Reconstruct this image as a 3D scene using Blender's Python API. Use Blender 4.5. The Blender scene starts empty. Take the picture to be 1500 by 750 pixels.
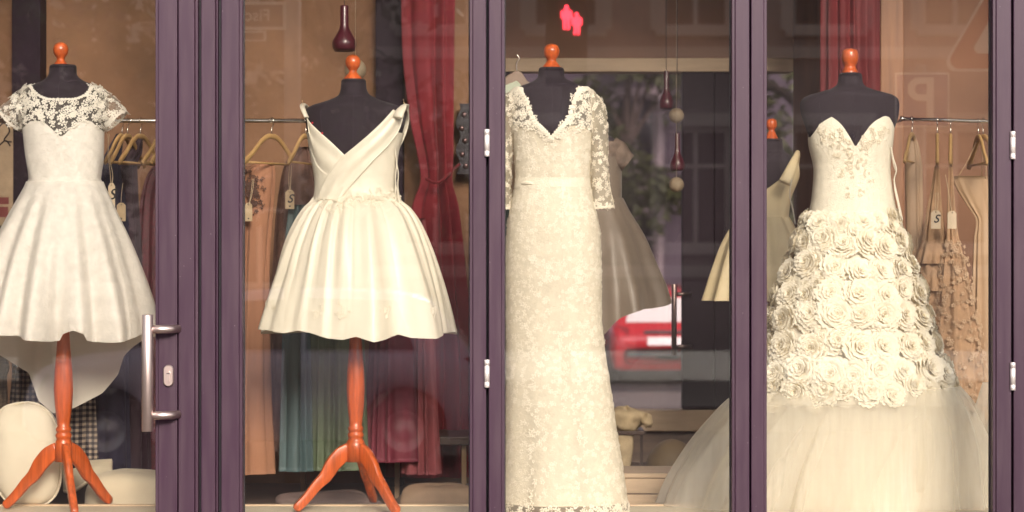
import bpy, bmesh, math, random
import numpy as np
from mathutils import Vector, Matrix

random.seed(7)
RNG = np.random.default_rng(7)
R = math.radians
scene = bpy.context.scene
COL = scene.collection

# ------------------------------------------------------------------ camera
CAM_Y, CAM_Z, KPX = -8.0, 1.48, 0.0025
cam_d = bpy.data.cameras.new('camera')
cam = bpy.data.objects.new('camera', cam_d)
COL.objects.link(cam)
cam.location = (0, CAM_Y, CAM_Z)
cam.rotation_euler = (R(90), 0, 0)
cam_d.sensor_width = 36
cam_d.lens = 36 * 8.0 / 3.75
cam_d.clip_start = 0.1
cam_d.clip_end = 600
cam_d.dof.use_dof = True
cam_d.dof.focus_distance = 8.15
cam_d.dof.aperture_fstop = 3.4
scene.camera = cam

# ------------------------------------------------------------------ light
SUN_EL, SUN_AZ = 24.0, 12.0           # the sun stands over the street, a little to the right
world = bpy.data.worlds.new('World')
scene.world = world
world.use_nodes = True
wn = world.node_tree.nodes
wl = world.node_tree.links
wn.clear()
sky = wn.new('ShaderNodeTexSky')
sky.sky_type = 'NISHITA'
sky.sun_disc = False
sky.sun_elevation = R(SUN_EL)
sky.sun_rotation = R(180 - SUN_AZ)
sky.dust_density = 4.0
sky.air_density = 1.0
hs = wn.new('ShaderNodeHueSaturation')          # thin overcast: the blue is mostly washed out
hs.inputs['Saturation'].default_value = 0.12
bg = wn.new('ShaderNodeBackground')
bg.inputs['Strength'].default_value = 0.10
wo = wn.new('ShaderNodeOutputWorld')
wl.new(sky.outputs[0], hs.inputs['Color'])
wl.new(hs.outputs[0], bg.inputs[0])
wl.new(bg.outputs[0], wo.inputs[0])

sun_d = bpy.data.lights.new('sun', 'SUN')
sun_d.energy = 1.5
sun_d.angle = R(16)
sun_d.color = (1.0, 0.885, 0.725)
sun = bpy.data.objects.new('sun', sun_d)
COL.objects.link(sun)
d = Vector((math.sin(R(SUN_AZ)) * math.cos(R(SUN_EL)), -math.cos(R(SUN_AZ)) * math.cos(R(SUN_EL)), math.sin(R(SUN_EL))))
sun.rotation_euler = d.to_track_quat('Z', 'Y').to_euler()
sun.location = (4, -12, 9)

vs = scene.view_settings
vs.view_transform = 'Standard'
vs.look = 'None'
vs.exposure = 1.28
vs.gamma = 1.0
scene.cycles.transparent_max_bounces = 40
scene.cycles.max_bounces = 10
scene.cycles.diffuse_bounces = 7
scene.cycles.caustics_reflective = False
scene.cycles.caustics_refractive = False

# ------------------------------------------------------------------ helpers
def X(px, y):
    return (px - 750.0) * KPX * (8.0 + y) / 8.0
def Z(py, y):
    return CAM_Z + (375.0 - py) * KPX * (8.0 + y) / 8.0
def P(px, py, y):
    return Vector((X(px, y), y, Z(py, y)))

def lin(r, g, b):
    def f(c):
        c /= 255.0
        return c / 12.92 if c <= 0.04045 else ((c + 0.055) / 1.055) ** 2.4
    return (f(r), f(g), f(b))

def nn(nt, t, **kw):
    n = nt.nodes.new(t)
    for k, v in kw.items():
        setattr(n, k, v)
    return n

MATS = {}
def mat(name, col, rough=0.6, metal=0.0, bump=0.0, bscale=40.0, var=0.0, vscale=6.0, spec=0.5, stretch=None,
        sheen=0.0, emit=None, trans=0.0, kind='noise', tint=None, coat=0.0):
    """procedural material: colour mottling, fine relief, optional see-through glow of cloth"""
    if name in MATS:
        return MATS[name]
    m = bpy.data.materials.new(name)
    m.use_nodes = True
    nt = m.node_tree
    nt.nodes.clear()
    out = nn(nt, 'ShaderNodeOutputMaterial')
    b = nn(nt, 'ShaderNodeBsdfPrincipled')
    b.inputs['Base Color'].default_value = (*col, 1)
    b.inputs['Roughness'].default_value = rough
    b.inputs['Metallic'].default_value = metal
    b.inputs['Specular IOR Level'].default_value = spec
    b.inputs['Sheen Weight'].default_value = sheen
    b.inputs['Coat Weight'].default_value = coat
    tc = nn(nt, 'ShaderNodeTexCoord')
    src = tc.outputs['Object']
    if stretch:
        mp = nn(nt, 'ShaderNodeMapping')
        mp.inputs['Scale'].default_value = stretch
        nt.links.new(src, mp.inputs[0])
        src = mp.outputs[0]
    if var > 0:
        n = nn(nt, 'ShaderNodeTexNoise')
        n.inputs['Scale'].default_value = vscale
        n.inputs['Detail'].default_value = 6
        n.inputs['Roughness'].default_value = 0.6
        nt.links.new(src, n.inputs['Vector'])
        r = nn(nt, 'ShaderNodeValToRGB')
        r.color_ramp.elements[0].position = 0.3
        r.color_ramp.elements[1].position = 0.7
        dark = tint if tint else tuple(c * (1 - var) for c in col)
        r.color_ramp.elements[0].color = (*dark, 1)
        r.color_ramp.elements[1].color = (*[min(1, c * (1 + 0.5 * var)) for c in col], 1)
        nt.links.new(n.outputs['Fac'], r.inputs[0])
        nt.links.new(r.outputs[0], b.inputs['Base Color'])
    if bump > 0:
        if kind == 'noise':
            t = nn(nt, 'ShaderNodeTexNoise')
            t.inputs['Scale'].default_value = bscale
            t.inputs['Detail'].default_value = 5
            t.inputs['Distortion'].default_value = 0.6
            h = t.outputs['Fac']
            nt.links.new(src, t.inputs['Vector'])
        elif kind == 'brocade':
            w = nn(nt, 'ShaderNodeTexNoise')
            w.inputs['Scale'].default_value = bscale * 0.45
            nt.links.new(src, w.inputs['Vector'])
            mx = nn(nt, 'ShaderNodeMixRGB')
            mx.inputs[0].default_value = 0.12
            nt.links.new(src, mx.inputs[1])
            nt.links.new(w.outputs['Color'], mx.inputs[2])
            t = nn(nt, 'ShaderNodeTexVoronoi')
            t.feature = 'SMOOTH_F1'
            t.inputs['Scale'].default_value = bscale
            t.inputs['Randomness'].default_value = 1
            nt.links.new(mx.outputs[0], t.inputs['Vector'])
            t2 = nn(nt, 'ShaderNodeTexNoise')
            t2.inputs['Scale'].default_value = bscale * 2.5
            t2.inputs['Detail'].default_value = 3
            nt.links.new(src, t2.inputs['Vector'])
            ad = nn(nt, 'ShaderNodeMath', operation='ADD')
            nt.links.new(t.outputs['Distance'], ad.inputs[0])
            ml = nn(nt, 'ShaderNodeMath', operation='MULTIPLY')
            ml.inputs[1].default_value = 0.6
            nt.links.new(t2.outputs['Fac'], ml.inputs[0])
            nt.links.new(ml.outputs[0], ad.inputs[1])
            h = ad.outputs[0]
        bp = nn(nt, 'ShaderNodeBump')
        bp.inputs['Strength'].default_value = bump
        bp.inputs['Distance'].default_value = 0.004
        nt.links.new(h, bp.inputs['Height'])
        nt.links.new(bp.outputs[0], b.inputs['Normal'])
    if emit:
        b.inputs['Emission Color'].default_value = (*emit[0], 1)
        b.inputs['Emission Strength'].default_value = emit[1]
    last = b.outputs[0]
    if trans > 0:
        tl = nn(nt, 'ShaderNodeBsdfTranslucent')
        tl.inputs['Color'].default_value = (*col, 1)
        ms = nn(nt, 'ShaderNodeMixShader')
        ms.inputs[0].default_value = trans
        nt.links.new(last, ms.inputs[1])
        nt.links.new(tl.outputs[0], ms.inputs[2])
        last = ms.outputs[0]
    nt.links.new(last, out.inputs[0])
    MATS[name] = m
    return m

def mat_sheer(name, col, alpha, edge=0.35, nscale=90.0, namp=0.25, thr=None, trans=0.5, stretch=None):
    """net and tulle: threads let most light through, denser where the cloth is seen edge on"""
    m = bpy.data.materials.new(name)
    m.use_nodes = True
    nt = m.node_tree
    nt.nodes.clear()
    out = nn(nt, 'ShaderNodeOutputMaterial')
    tr = nn(nt, 'ShaderNodeBsdfTransparent')
    df = nn(nt, 'ShaderNodeBsdfDiffuse')
    df.inputs[0].default_value = (*col, 1)
    tl = nn(nt, 'ShaderNodeBsdfTranslucent')
    tl.inputs[0].default_value = (*col, 1)
    ms = nn(nt, 'ShaderNodeMixShader')
    ms.inputs[0].default_value = trans
    nt.links.new(df.outputs[0], ms.inputs[1])
    nt.links.new(tl.outputs[0], ms.inputs[2])
    lw = nn(nt, 'ShaderNodeLayerWeight')
    lw.inputs[0].default_value = 0.5
    pw = nn(nt, 'ShaderNodeMath', operation='POWER')
    pw.inputs[1].default_value = 2.5
    nt.links.new(lw.outputs['Facing'], pw.inputs[0])
    ma = nn(nt, 'ShaderNodeMath', operation='MULTIPLY_ADD')
    ma.inputs[1].default_value = edge
    ma.inputs[2].default_value = alpha
    nt.links.new(pw.outputs[0], ma.inputs[0])
    tc = nn(nt, 'ShaderNodeTexCoord')
    src = tc.outputs['Object']
    if stretch:
        mp = nn(nt, 'ShaderNodeMapping')
        mp.inputs['Scale'].default_value = stretch
        nt.links.new(src, mp.inputs[0])
        src = mp.outputs[0]
    n = nn(nt, 'ShaderNodeTexNoise')
    n.inputs['Scale'].default_value = nscale
    n.inputs['Detail'].default_value = 4
    nt.links.new(src, n.inputs['Vector'])
    s = nn(nt, 'ShaderNodeMath', operation='MULTIPLY_ADD')
    s.inputs[1].default_value = namp * 2
    s.inputs[2].default_value = -namp
    nt.links.new(n.outputs['Fac'], s.inputs[0])
    a = nn(nt, 'ShaderNodeMath', operation='ADD')
    a.use_clamp = True
    nt.links.new(ma.outputs[0], a.inputs[0])
    nt.links.new(s.outputs[0], a.inputs[1])
    m2 = nn(nt, 'ShaderNodeMixShader')
    nt.links.new(a.outputs[0], m2.inputs[0])
    nt.links.new(tr.outputs[0], m2.inputs[1])
    nt.links.new(ms.outputs[0], m2.inputs[2])
    nt.links.new(m2.outputs[0], out.inputs[0])
    MATS[name] = m
    return m

def mat_glass(name, f0, tint=(0.97, 0.96, 0.95), dust=0.0):
    m = bpy.data.materials.new(name)
    m.use_nodes = True
    nt = m.node_tree
    nt.nodes.clear()
    out = nn(nt, 'ShaderNodeOutputMaterial')
    tr = nn(nt, 'ShaderNodeBsdfTransparent')
    tr.inputs[0].default_value = (*tint, 1)
    gl = nn(nt, 'ShaderNodeBsdfGlossy')
    gl.inputs['Roughness'].default_value = 0.0
    gl.inputs['Color'].default_value = (1, 1, 1, 1)
    lw = nn(nt, 'ShaderNodeLayerWeight')
    lw.inputs[0].default_value = 0.5
    pw = nn(nt, 'ShaderNodeMath', operation='POWER')
    pw.inputs[1].default_value = 5
    nt.links.new(lw.outputs['Facing'], pw.inputs[0])
    ma = nn(nt, 'ShaderNodeMath', operation='MULTIPLY_ADD')
    ma.inputs[1].default_value = 1 - f0
    ma.inputs[2].default_value = f0
    nt.links.new(pw.outputs[0], ma.inputs[0])
    ms = nn(nt, 'ShaderNodeMixShader')
    nt.links.new(ma.outputs[0], ms.inputs[0])
    nt.links.new(tr.outputs[0], ms.inputs[1])
    nt.links.new(gl.outputs[0], ms.inputs[2])
    last = ms.outputs[0]
    if dust > 0:                            # a dust film with wiping marks, added to veil the view in haze
        df = nn(nt, 'ShaderNodeBsdfDiffuse')
        df.inputs[0].default_value = (0.70, 0.52, 0.55, 1)
        tc = nn(nt, 'ShaderNodeTexCoord')
        mp = nn(nt, 'ShaderNodeMapping')
        mp.inputs['Scale'].default_value = (1.0, 1.0, 0.45)
        mp.inputs['Rotation'].default_value = (0, 0.5, 0)
        nt.links.new(tc.outputs['Object'], mp.inputs[0])
        n = nn(nt, 'ShaderNodeTexNoise')
        n.inputs['Scale'].default_value = 5
        n.inputs['Detail'].default_value = 8
        n.inputs['Distortion'].default_value = 1.2
        nt.links.new(mp.outputs[0], n.inputs['Vector'])
        k = nn(nt, 'ShaderNodeMath', operation='MULTIPLY')
        k.inputs[1].default_value = dust * 2
        nt.links.new(n.outputs['Fac'], k.inputs[0])
        m3 = nn(nt, 'ShaderNodeMixShader')
        nt.links.new(k.outputs[0], m3.inputs[0])
        nt.links.new(last, m3.inputs[1])
        nt.links.new(df.outputs[0], m3.inputs[2])
        last = m3.outputs[0]
    nt.links.new(last, out.inputs[0])
    MATS[name] = m
    return m

# ---- object plumbing
def link(o, parent=None):
    COL.objects.link(o)
    if parent is not None:
        o.parent = parent
        o.matrix_parent_inverse = parent_world(parent).inverted()
    return o
def parent_world(p):
    m = Matrix.LocRotScale(p.location, p.rotation_euler, p.scale)
    if p.parent:
        m = parent_world(p.parent) @ p.matrix_parent_inverse @ m
    return m
def thing(name, label, cat, loc=(0, 0, 0), group=None, rz=0.0):
    o = bpy.data.objects.new(name, None)
    o.empty_display_size = 0.1
    o.location = loc
    o.rotation_euler = (0, 0, rz)
    COL.objects.link(o)
    return tag(o, label, cat, group)
def tag(o, label, cat, group=None):
    o['label'] = label
    o['category'] = cat
    if group:
        o['group'] = group
    return o
def struct(o):
    o['kind'] = 'structure'
    return o
def stuff(o):
    o['kind'] = 'stuff'
    return o

def mesh_obj(name, V, F, material, parent=None, smooth=True):
    me = bpy.data.meshes.new(name)
    V = np.asarray(V, dtype=float)
    me.from_pydata(V.tolist(), [], [tuple(int(i) for i in f) for f in F])
    if smooth:
        me.polygons.foreach_set('use_smooth', [True] * len(me.polygons))
    me.update()
    if material:
        me.materials.append(material)
    o = bpy.data.objects.new(name, me)
    return link(o, parent)

def obj_bm(name, bm, material, parent=None, smooth=False, bevel=0.0):
    me = bpy.data.meshes.new(name)
    bm.normal_update()
    bm.to_mesh(me)
    bm.free()
    if smooth:
        me.polygons.foreach_set('use_smooth', [True] * len(me.polygons))
    if material:
        me.materials.append(material)
    o = bpy.data.objects.new(name, me)
    if bevel > 0:
        b = o.modifiers.new('bevel', 'BEVEL')
        b.width = bevel
        b.segments = 2
        b.limit_method = 'ANGLE'
    return link(o, parent)

def add_box(bm, x0, x1, y0, y1, z0, z1):
    v = [bm.verts.new(c) for c in ((x0, y0, z0), (x1, y0, z0), (x1, y1, z0), (x0, y1, z0),
                                   (x0, y0, z1), (x1, y0, z1), (x1, y1, z1), (x0, y1, z1))]
    for f in ((0, 3, 2, 1), (4, 5, 6, 7), (0, 1, 5, 4), (1, 2, 6, 5), (2, 3, 7, 6), (3, 0, 4, 7)):
        bm.faces.new([v[i] for i in f])
def box(name, x0, x1, y0, y1, z0, z1, material, parent=None, bevel=0.0):
    bm = bmesh.new()
    add_box(bm, min(x0, x1), max(x0, x1), min(y0, y1), max(y0, y1), min(z0, z1), max(z0, z1))
    return obj_bm(name, bm, material, parent, False, bevel)

def grid_faces(nr, nc, wrap):
    F = []
    last = nc if wrap else nc - 1
    for i in range(nr - 1):
        a = i * nc
        b = a + nc
        for j in range(last):
            k = (j + 1) % nc
            F.append((a + j, a + k, b + k, b + j))
    return F

def lathe_data(profile, n=28, center=(0, 0, 0)):
    """profile: (radius, z) from top to bottom"""
    V, nr = [], len(profile)
    for r, z in profile:
        for j in range(n):
            a = 2 * math.pi * j / n
            V.append((center[0] + r * math.cos(a), center[1] + r * math.sin(a), center[2] + z))
    return V, grid_faces(nr, n, True)
def lathe(name, profile, center, material, parent=None, n=28):
    prof = [(1e-4, profile[0][1])] + list(profile) + [(1e-4, profile[-1][1])]
    V, F = lathe_data(prof, n, center)
    F = [f[::-1] for f in F]
    return mesh_obj(name, V, F, material, parent)

def smooth_path(pts, n):
    pts = [Vector(p) for p in pts]
    if len(pts) == 2:
        return [pts[0].lerp(pts[1], i / (n - 1)) for i in range(n)]
    out = []
    m = len(pts) - 1
    for i in range(n):
        t = i / (n - 1) * m
        k = min(int(t), m - 1)
        f = t - k
        p0 = pts[max(k - 1, 0)]; p1 = pts[k]; p2 = pts[k + 1]; p3 = pts[min(k + 2, m)]
        out.append(0.5 * ((2 * p1) + (p2 - p0) * f + (2 * p0 - 5 * p1 + 4 * p2 - p3) * f * f + (3 * p1 - p0 - 3 * p2 + p3) * f ** 3))
    return out
def tube_data(pts, rad, n=10, flat=1.0, up=Vector((0, 1, 0)), cap=True, base=0):
    """round or oval section swept along points; rad a number or a list"""
    V, F = [], []
    m = len(pts)
    for i, p in enumerate(pts):
        t = (pts[min(i + 1, m - 1)] - pts[max(i - 1, 0)]).normalized()
        s = t.cross(up)
        if s.length < 1e-4:
            s = t.cross(Vector((1, 0, 0)))
        s.normalize()
        u = s.cross(t).normalized()
        r = rad[i] if hasattr(rad, '__len__') else rad
        for j in range(n):
            a = 2 * math.pi * j / n
            V.append(p + s * (r * math.cos(a)) + u * (r * flat * math.sin(a)))
    F = [tuple(base + q for q in f) for f in grid_faces(m, n, True)]
    if cap:
        F.append(tuple(base + j for j in range(n))[::-1])
        F.append(tuple(base + (m - 1) * n + j for j in range(n)))
    return V, F
def tube(name, pts, rad, material, parent=None, n=10, flat=1.0, up=Vector((0, 1, 0)), sub=None, cap=True):
    if sub:
        if hasattr(rad, '__len__'):
            rad = list(np.interp(np.linspace(0, 1, sub), np.linspace(0, 1, len(rad)), rad))
        pts = smooth_path(pts, sub)
    else:
        pts = [Vector(p) for p in pts]
    V, F = tube_data(pts, rad, n, flat, up, cap)
    return mesh_obj(name, V, F, material, parent)

def hermite(xs, ys):
    xs = np.asarray(xs, float); ys = np.asarray(ys, float)
    o = np.argsort(xs); xs = xs[o]; ys = ys[o]
    h = np.diff(xs); dl = np.diff(ys) / h
    m = np.zeros_like(xs)
    m[0] = dl[0]; m[-1] = dl[-1]
    for i in range(1, len(xs) - 1):
        m[i] = 0 if dl[i - 1] * dl[i] <= 0 else 2 * dl[i - 1] * dl[i] / (dl[i - 1] + dl[i])
    def f(x):
        x = np.clip(np.asarray(x, float), xs[0], xs[-1])
        k = np.clip(np.searchsorted(xs, x) - 1, 0, len(xs) - 2)
        t = (x - xs[k]) / h[k]
        return ((2 * t ** 3 - 3 * t ** 2 + 1) * ys[k] + (t ** 3 - 2 * t ** 2 + t) * h[k] * m[k]
                + (-2 * t ** 3 + 3 * t ** 2) * ys[k + 1] + (t ** 3 - t ** 2) * h[k] * m[k + 1])
    return f

class Shape:
    """an upright soft shape: outline rows (py, left px, right px, depth ratio) at distance yc behind the glass"""
    def __init__(self, yc, rows, n=2.0):
        self.yc = yc
        self.n = n
        z = [Z(r[0], yc) for r in rows]
        l = [X(r[1], yc) for r in rows]
        r_ = [X(r[2], yc) for r in rows]
        q = [(r[3] if len(r) > 3 else 0.7) for r in rows]
        self.fl = hermite(z, l); self.fr = hermite(z, r_); self.fq = hermite(z, q)
        self.ztop = max(z); self.zbot = min(z)
    def cx(self, z): return 0.5 * (self.fl(z) + self.fr(z))
    def hw(self, z): return 0.5 * (self.fr(z) - self.fl(z))
    def pt(self, z, th, off=0.0):
        hw = self.hw(z) + off
        hd = self.hw(z) * self.fq(z) + off
        c, s = np.cos(th), np.sin(th)
        e = 2.0 / self.n
        x = self.cx(z) + hw * np.sign(c) * np.abs(c) ** e
        y = self.yc - hd * np.sign(s) * np.abs(s) ** e
        return np.stack([x, y, z + 0 * x], -1)
    def front(self, px, py, off=0.003):
        """the point of the front surface that lies at this place"""
        z = Z(py, self.yc); x = X(px, self.yc)
        s = (x - float(self.cx(z))) / float(self.hw(z))
        s = max(-0.995, min(0.995, s))
        th = math.acos(s)
        for _ in range(3):
            p = self.pt(np.array(z), np.array(th), off)
            z = Z(py, float(p[1]))
            x = X(px, float(p[1]))
            s = (x - float(self.cx(z))) / (float(self.hw(z)) + off)
            s = max(-0.995, min(0.995, s))
            th = math.acos(abs(s) ** (self.n / 2) * (1 if s >= 0 else -1))
        return Vector(self.pt(np.array(z), np.array(th), off).tolist())

def shell(name, S, material, parent=None, ztop=None, zlow=None, off=0.0, folds=None, nth=160, nv=60, th0=0.0, th1=2 * math.pi, cap=False, wob=None, vpow=1.0):
    """cloth or body laid over a Shape; ztop and zlow may be functions of the angle"""
    wrap = abs(th1 - th0 - 2 * math.pi) < 1e-6
    th = np.linspace(th0, th1, nth, endpoint=not wrap)
    zt = np.full(nth, S.ztop) if ztop is None else (ztop(th) if callable(ztop) else np.full(nth, ztop))
    zl = np.full(nth, S.zbot) if zlow is None else (zlow(th) if callable(zlow) else np.full(nth, zlow))
    t = np.linspace(0, 1, nv)[:, None] ** vpow
    zz = zt[None, :] * (1 - t) + zl[None, :] * t
    TH = np.broadcast_to(th[None, :], zz.shape)
    T = np.broadcast_to(t, zz.shape)
    o = np.full(zz.shape, off)
    if folds is not None:
        o = o + folds(TH, T)
    V = S.pt(zz, TH, o)
    if wob is not None:
        V = V + wob(TH, T)
    F = [f[::-1] for f in grid_faces(nv, nth, wrap)]
    V = V.reshape(-1, 3)
    if cap and wrap:
        for row, rev in ((0, False), (nv - 1, True)):
            ring = [row * nth + j for j in range(nth)]
            F.append(ring if rev else ring[::-1])
    return mesh_obj(name, V, F, material, parent)

def make_folds(seed, n, amp, p=1.0, warp=0.3, sharp=0.0, amp0=0.0, drift=0.5):
    r = random.Random(seed)
    a, b, c, d_, e = [r.uniform(0, 6.28) for _ in range(5)]
    def f(th, t):
        w = th + warp * np.sin(2 * th + a) / 2 + warp * np.sin(3 * th + b) / 3
        ph = n * w + c + drift * np.sin(3 * t + d_)
        g = np.cos(ph)
        if sharp:
            g = (1 - sharp) * g + sharp * (1 - 2 * np.abs(np.sin(ph / 2 + 0.4)) ** 0.7)
        g2 = np.cos(round(n * 1.7) * w + e) * 0.35
        env = 0.75 + 0.35 * np.sin(2 * th + d_) * np.cos(th + e)
        return (amp0 + (amp - amp0) * t ** p) * (g + g2) * env
    return f

def copy_thing(o, loc=None, rz=None, label=None, group=None):
    kids = [c for c in bpy.data.objects if c.parent == o]
    c = o.copy()
    COL.objects.link(c)
    if loc is not None: c.location = loc
    if rz is not None: c.rotation_euler = (0, 0, rz)
    if label: c['label'] = label
    if group: c['group'] = group
    def rec(src, dst):
        for k in [q for q in bpy.data.objects if q.parent == src]:
            kc = k.copy()
            COL.objects.link(kc)
            kc.parent = dst
            rec(k, kc)
    rec(o, c)
    return c

# ---- lace motifs: flat petals and leaves laid on a surface
class Motifs:
    def __init__(self):
        self.V = []; self.F = []
    def petal(self, p, n, d, L, W, lift=0.0008):
        n = n.normalized(); d = (d - n * d.dot(n)).normalized(); s = n.cross(d)
        k = len(self.V)
        prof = ((0, 0.12, 0), (0.35, 0.85, 1.2), (0.7, 1.0, 1.6), (1.0, 0.25, 0.4))
        for f, w, l in prof:
            c = p + d * (L * f) + n * (lift * (0.6 + l))
            self.V.append(c - s * (W * w)); self.V.append(c + n * lift * 1.2); self.V.append(c + s * (W * w))
        for i in range(3):
            a = k + i * 3; b = a + 3
            self.F += [(a, a + 1, b + 1, b), (a + 1, a + 2, b + 2, b + 1)]
    def flower(self, p, n, r, rnd, np_=5, lift=0.0008):
        n = n.normalized()
        t = n.orthogonal().normalized()
        a0 = rnd.uniform(0, 6.28)
        for i in range(np_):
            q = Matrix.Rotation(a0 + 6.283 * i / np_, 3, n) @ t
            self.petal(p + q * r * 0.12, n, q, r * rnd.uniform(0.8, 1.05), r * 0.33, lift)
    def sprig(self, p, n, r, rnd, lift=0.0008):
        n = n.normalized()
        t = n.orthogonal().normalized()
        a = rnd.uniform(0, 6.28)
        q = p.copy()
        for i in range(5):
            d_ = Matrix.Rotation(a, 3, n) @ t
            self.petal(q, n, Matrix.Rotation(a + 0.9 * (-1) ** i, 3, n) @ t, r * 0.6, r * 0.15, lift)
            self.petal(q, n, d_, r * 0.45, r * 0.06, lift)
            q = q + d_ * r * 0.38
            a += rnd.uniform(0.2, 0.7)
    def build(self, name, material, parent):
        return mesh_obj(name, [tuple(v) for v in self.V], self.F, material, parent)

def surf_sample(S, z, th, off):
    e = 1e-3
    p = Vector(S.pt(np.array(z), np.array(th), off).tolist())
    a = Vector(S.pt(np.array(z), np.array(th + e), off).tolist()) - p
    b = Vector(S.pt(np.array(z + e), np.array(th), off).tolist()) - p
    return p, b.cross(a).normalized() if b.cross(a).dot(p - Vector((float(S.cx(z)), S.yc, p.z))) > 0 else a.cross(b).normalized()

def text_obj(name, body, size, loc, rot, material, parent, shear=0.0, extrude=0.0006, bold=0.0):
    c = bpy.data.curves.new(name, 'FONT')
    c.body = body
    c.size = size
    c.align_x = 'CENTER'
    c.align_y = 'CENTER'
    c.extrude = extrude
    c.shear = shear
    c.offset = bold
    tmp = bpy.data.objects.new(name, c)
    COL.objects.link(tmp)
    bpy.context.view_layer.update()
    me = bpy.data.meshes.new_from_object(tmp.evaluated_get(bpy.context.evaluated_depsgraph_get()))
    bpy.data.objects.remove(tmp)
    me.name = name
    me.materials.clear()
    me.materials.append(material)
    o = bpy.data.objects.new(name, me)
    o.location = loc
    o.rotation_euler = rot
    return link(o, parent)
# ------------------------------------------------------------------ materials
PAINT = mat('purple_paint', (0.044, 0.0175, 0.036), rough=0.45, spec=0.3, bump=0.05, bscale=220, var=0.10, vscale=9, stretch=(1, 1, 0.15))
def worn_paint(m):
    """scuffs, dust and small chips showing pale primer"""
    nt = m.node_tree
    b = [n for n in nt.nodes if n.type == 'BSDF_PRINCIPLED'][0]
    src = b.inputs['Base Color'].links[0].from_socket
    tc = nn(nt, 'ShaderNodeTexCoord')
    v = nn(nt, 'ShaderNodeTexVoronoi')
    v.inputs['Scale'].default_value = 34
    nt.links.new(tc.outputs['Object'], v.inputs['Vector'])
    n = nn(nt, 'ShaderNodeTexNoise')
    n.inputs['Scale'].default_value = 11
    nt.links.new(tc.outputs['Object'], n.inputs['Vector'])
    a = nn(nt, 'ShaderNodeMath', operation='LESS_THAN'); a.inputs[1].default_value = 0.055
    nt.links.new(v.outputs['Distance'], a.inputs[0])
    g = nn(nt, 'ShaderNodeMath', operation='GREATER_THAN'); g.inputs[1].default_value = 0.56
    nt.links.new(n.outputs['Fac'], g.inputs[0])
    k = nn(nt, 'ShaderNodeMath', operation='MULTIPLY')
    nt.links.new(a.outputs[0], k.inputs[0]); nt.links.new(g.outputs[0], k.inputs[1])
    k2 = nn(nt, 'ShaderNodeMath', operation='MULTIPLY'); k2.inputs[1].default_value = 0.55
    nt.links.new(k.outputs[0], k2.inputs[0])
    mx = nn(nt, 'ShaderNodeMixRGB')
    mx.inputs[2].default_value = (0.30, 0.24, 0.26, 1)
    nt.links.new(k2.outputs[0], mx.inputs[0]); nt.links.new(src, mx.inputs[1])
    # wiped dust, in long vertical marks
    mp = nn(nt, 'ShaderNodeMapping'); mp.inputs['Scale'].default_value = (9, 9, 0.8)
    nt.links.new(tc.outputs['Object'], mp.inputs[0])
    d = nn(nt, 'ShaderNodeTexNoise'); d.inputs['Scale'].default_value = 4; d.inputs['Detail'].default_value = 8
    nt.links.new(mp.outputs[0], d.inputs['Vector'])
    dm = nn(nt, 'ShaderNodeMath', operation='MULTIPLY_ADD'); dm.inputs[1].default_value = 0.5; dm.inputs[2].default_value = -0.2; dm.use_clamp = True
    nt.links.new(d.outputs['Fac'], dm.inputs[0])
    m2 = nn(nt, 'ShaderNodeMixRGB'); m2.inputs[2].default_value = (0.16, 0.11, 0.12, 1)
    nt.links.new(dm.outputs[0], m2.inputs[0]); nt.links.new(mx.outputs[0], m2.inputs[1])
    nt.links.new(m2.outputs[0], b.inputs['Base Color'])
    rr = nn(nt, 'ShaderNodeMapRange'); rr.inputs['To Min'].default_value = 0.34; rr.inputs['To Max'].default_value = 0.62
    nt.links.new(d.outputs['Fac'], rr.inputs['Value']); nt.links.new(rr.outputs[0], b.inputs['Roughness'])
worn_paint(PAINT)
GASKET = mat('black_gasket', (0.012, 0.009, 0.016), rough=0.6)
STEEL = mat('brushed_steel', (0.60, 0.47, 0.44), rough=0.38, metal=1.0, bump=0.04, bscale=300, stretch=(1, 1, 0.05))
HINGE = mat('hinge_aluminium', (0.80, 0.72, 0.70), rough=0.42, metal=0.55)
CHROME = mat('rail_chrome', (0.75, 0.70, 0.62), rough=0.16, metal=1.0)
GLASS = mat_glass('shop_glass', 0.082, (0.985, 0.975, 0.96), dust=0.003)
REARGLASS = mat_glass('tinted_rear_glass', 0.045, (0.84, 0.79, 0.84))  # tint added to dim the bright street beyond
WALL = mat('tan_plaster', (0.24, 0.126, 0.070), rough=0.9, bump=0.15, bscale=30, var=0.34, vscale=2.6)
WALL2 = mat('brown_plaster', (0.25, 0.13, 0.08), rough=0.9, bump=0.15, bscale=30, var=0.2, vscale=2.2)
CEIL = mat('ceiling_paint', (0.70, 0.60, 0.50), rough=0.9, bump=0.1, bscale=20)
FLOORM = mat('brown_floor', (0.13, 0.075, 0.055), rough=0.5, bump=0.1, bscale=30, var=0.3, vscale=3, stretch=(1, 6, 1))
CREAMW = mat('cream_woodwork', (0.62, 0.46, 0.31), rough=0.6, bump=0.08, bscale=60, var=0.15, vscale=4, stretch=(1, 1, 8))
PLATM = mat('platform_cloth', (0.66, 0.58, 0.44), rough=0.85, bump=0.1, bscale=50, var=0.12, vscale=5)
DARKP = mat('dark_post_paint', (0.018, 0.009, 0.018), rough=0.6, spec=0.15, bump=0.08, bscale=40, var=0.3, vscale=4)
DARKFR = mat('dark_rear_frame', (0.014, 0.006, 0.014), rough=0.6, spec=0.15, bump=0.05, bscale=60)
STONE = mat('facade_render', (0.34, 0.30, 0.27), rough=0.9, bump=0.2, bscale=40, var=0.2, vscale=3)

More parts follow.
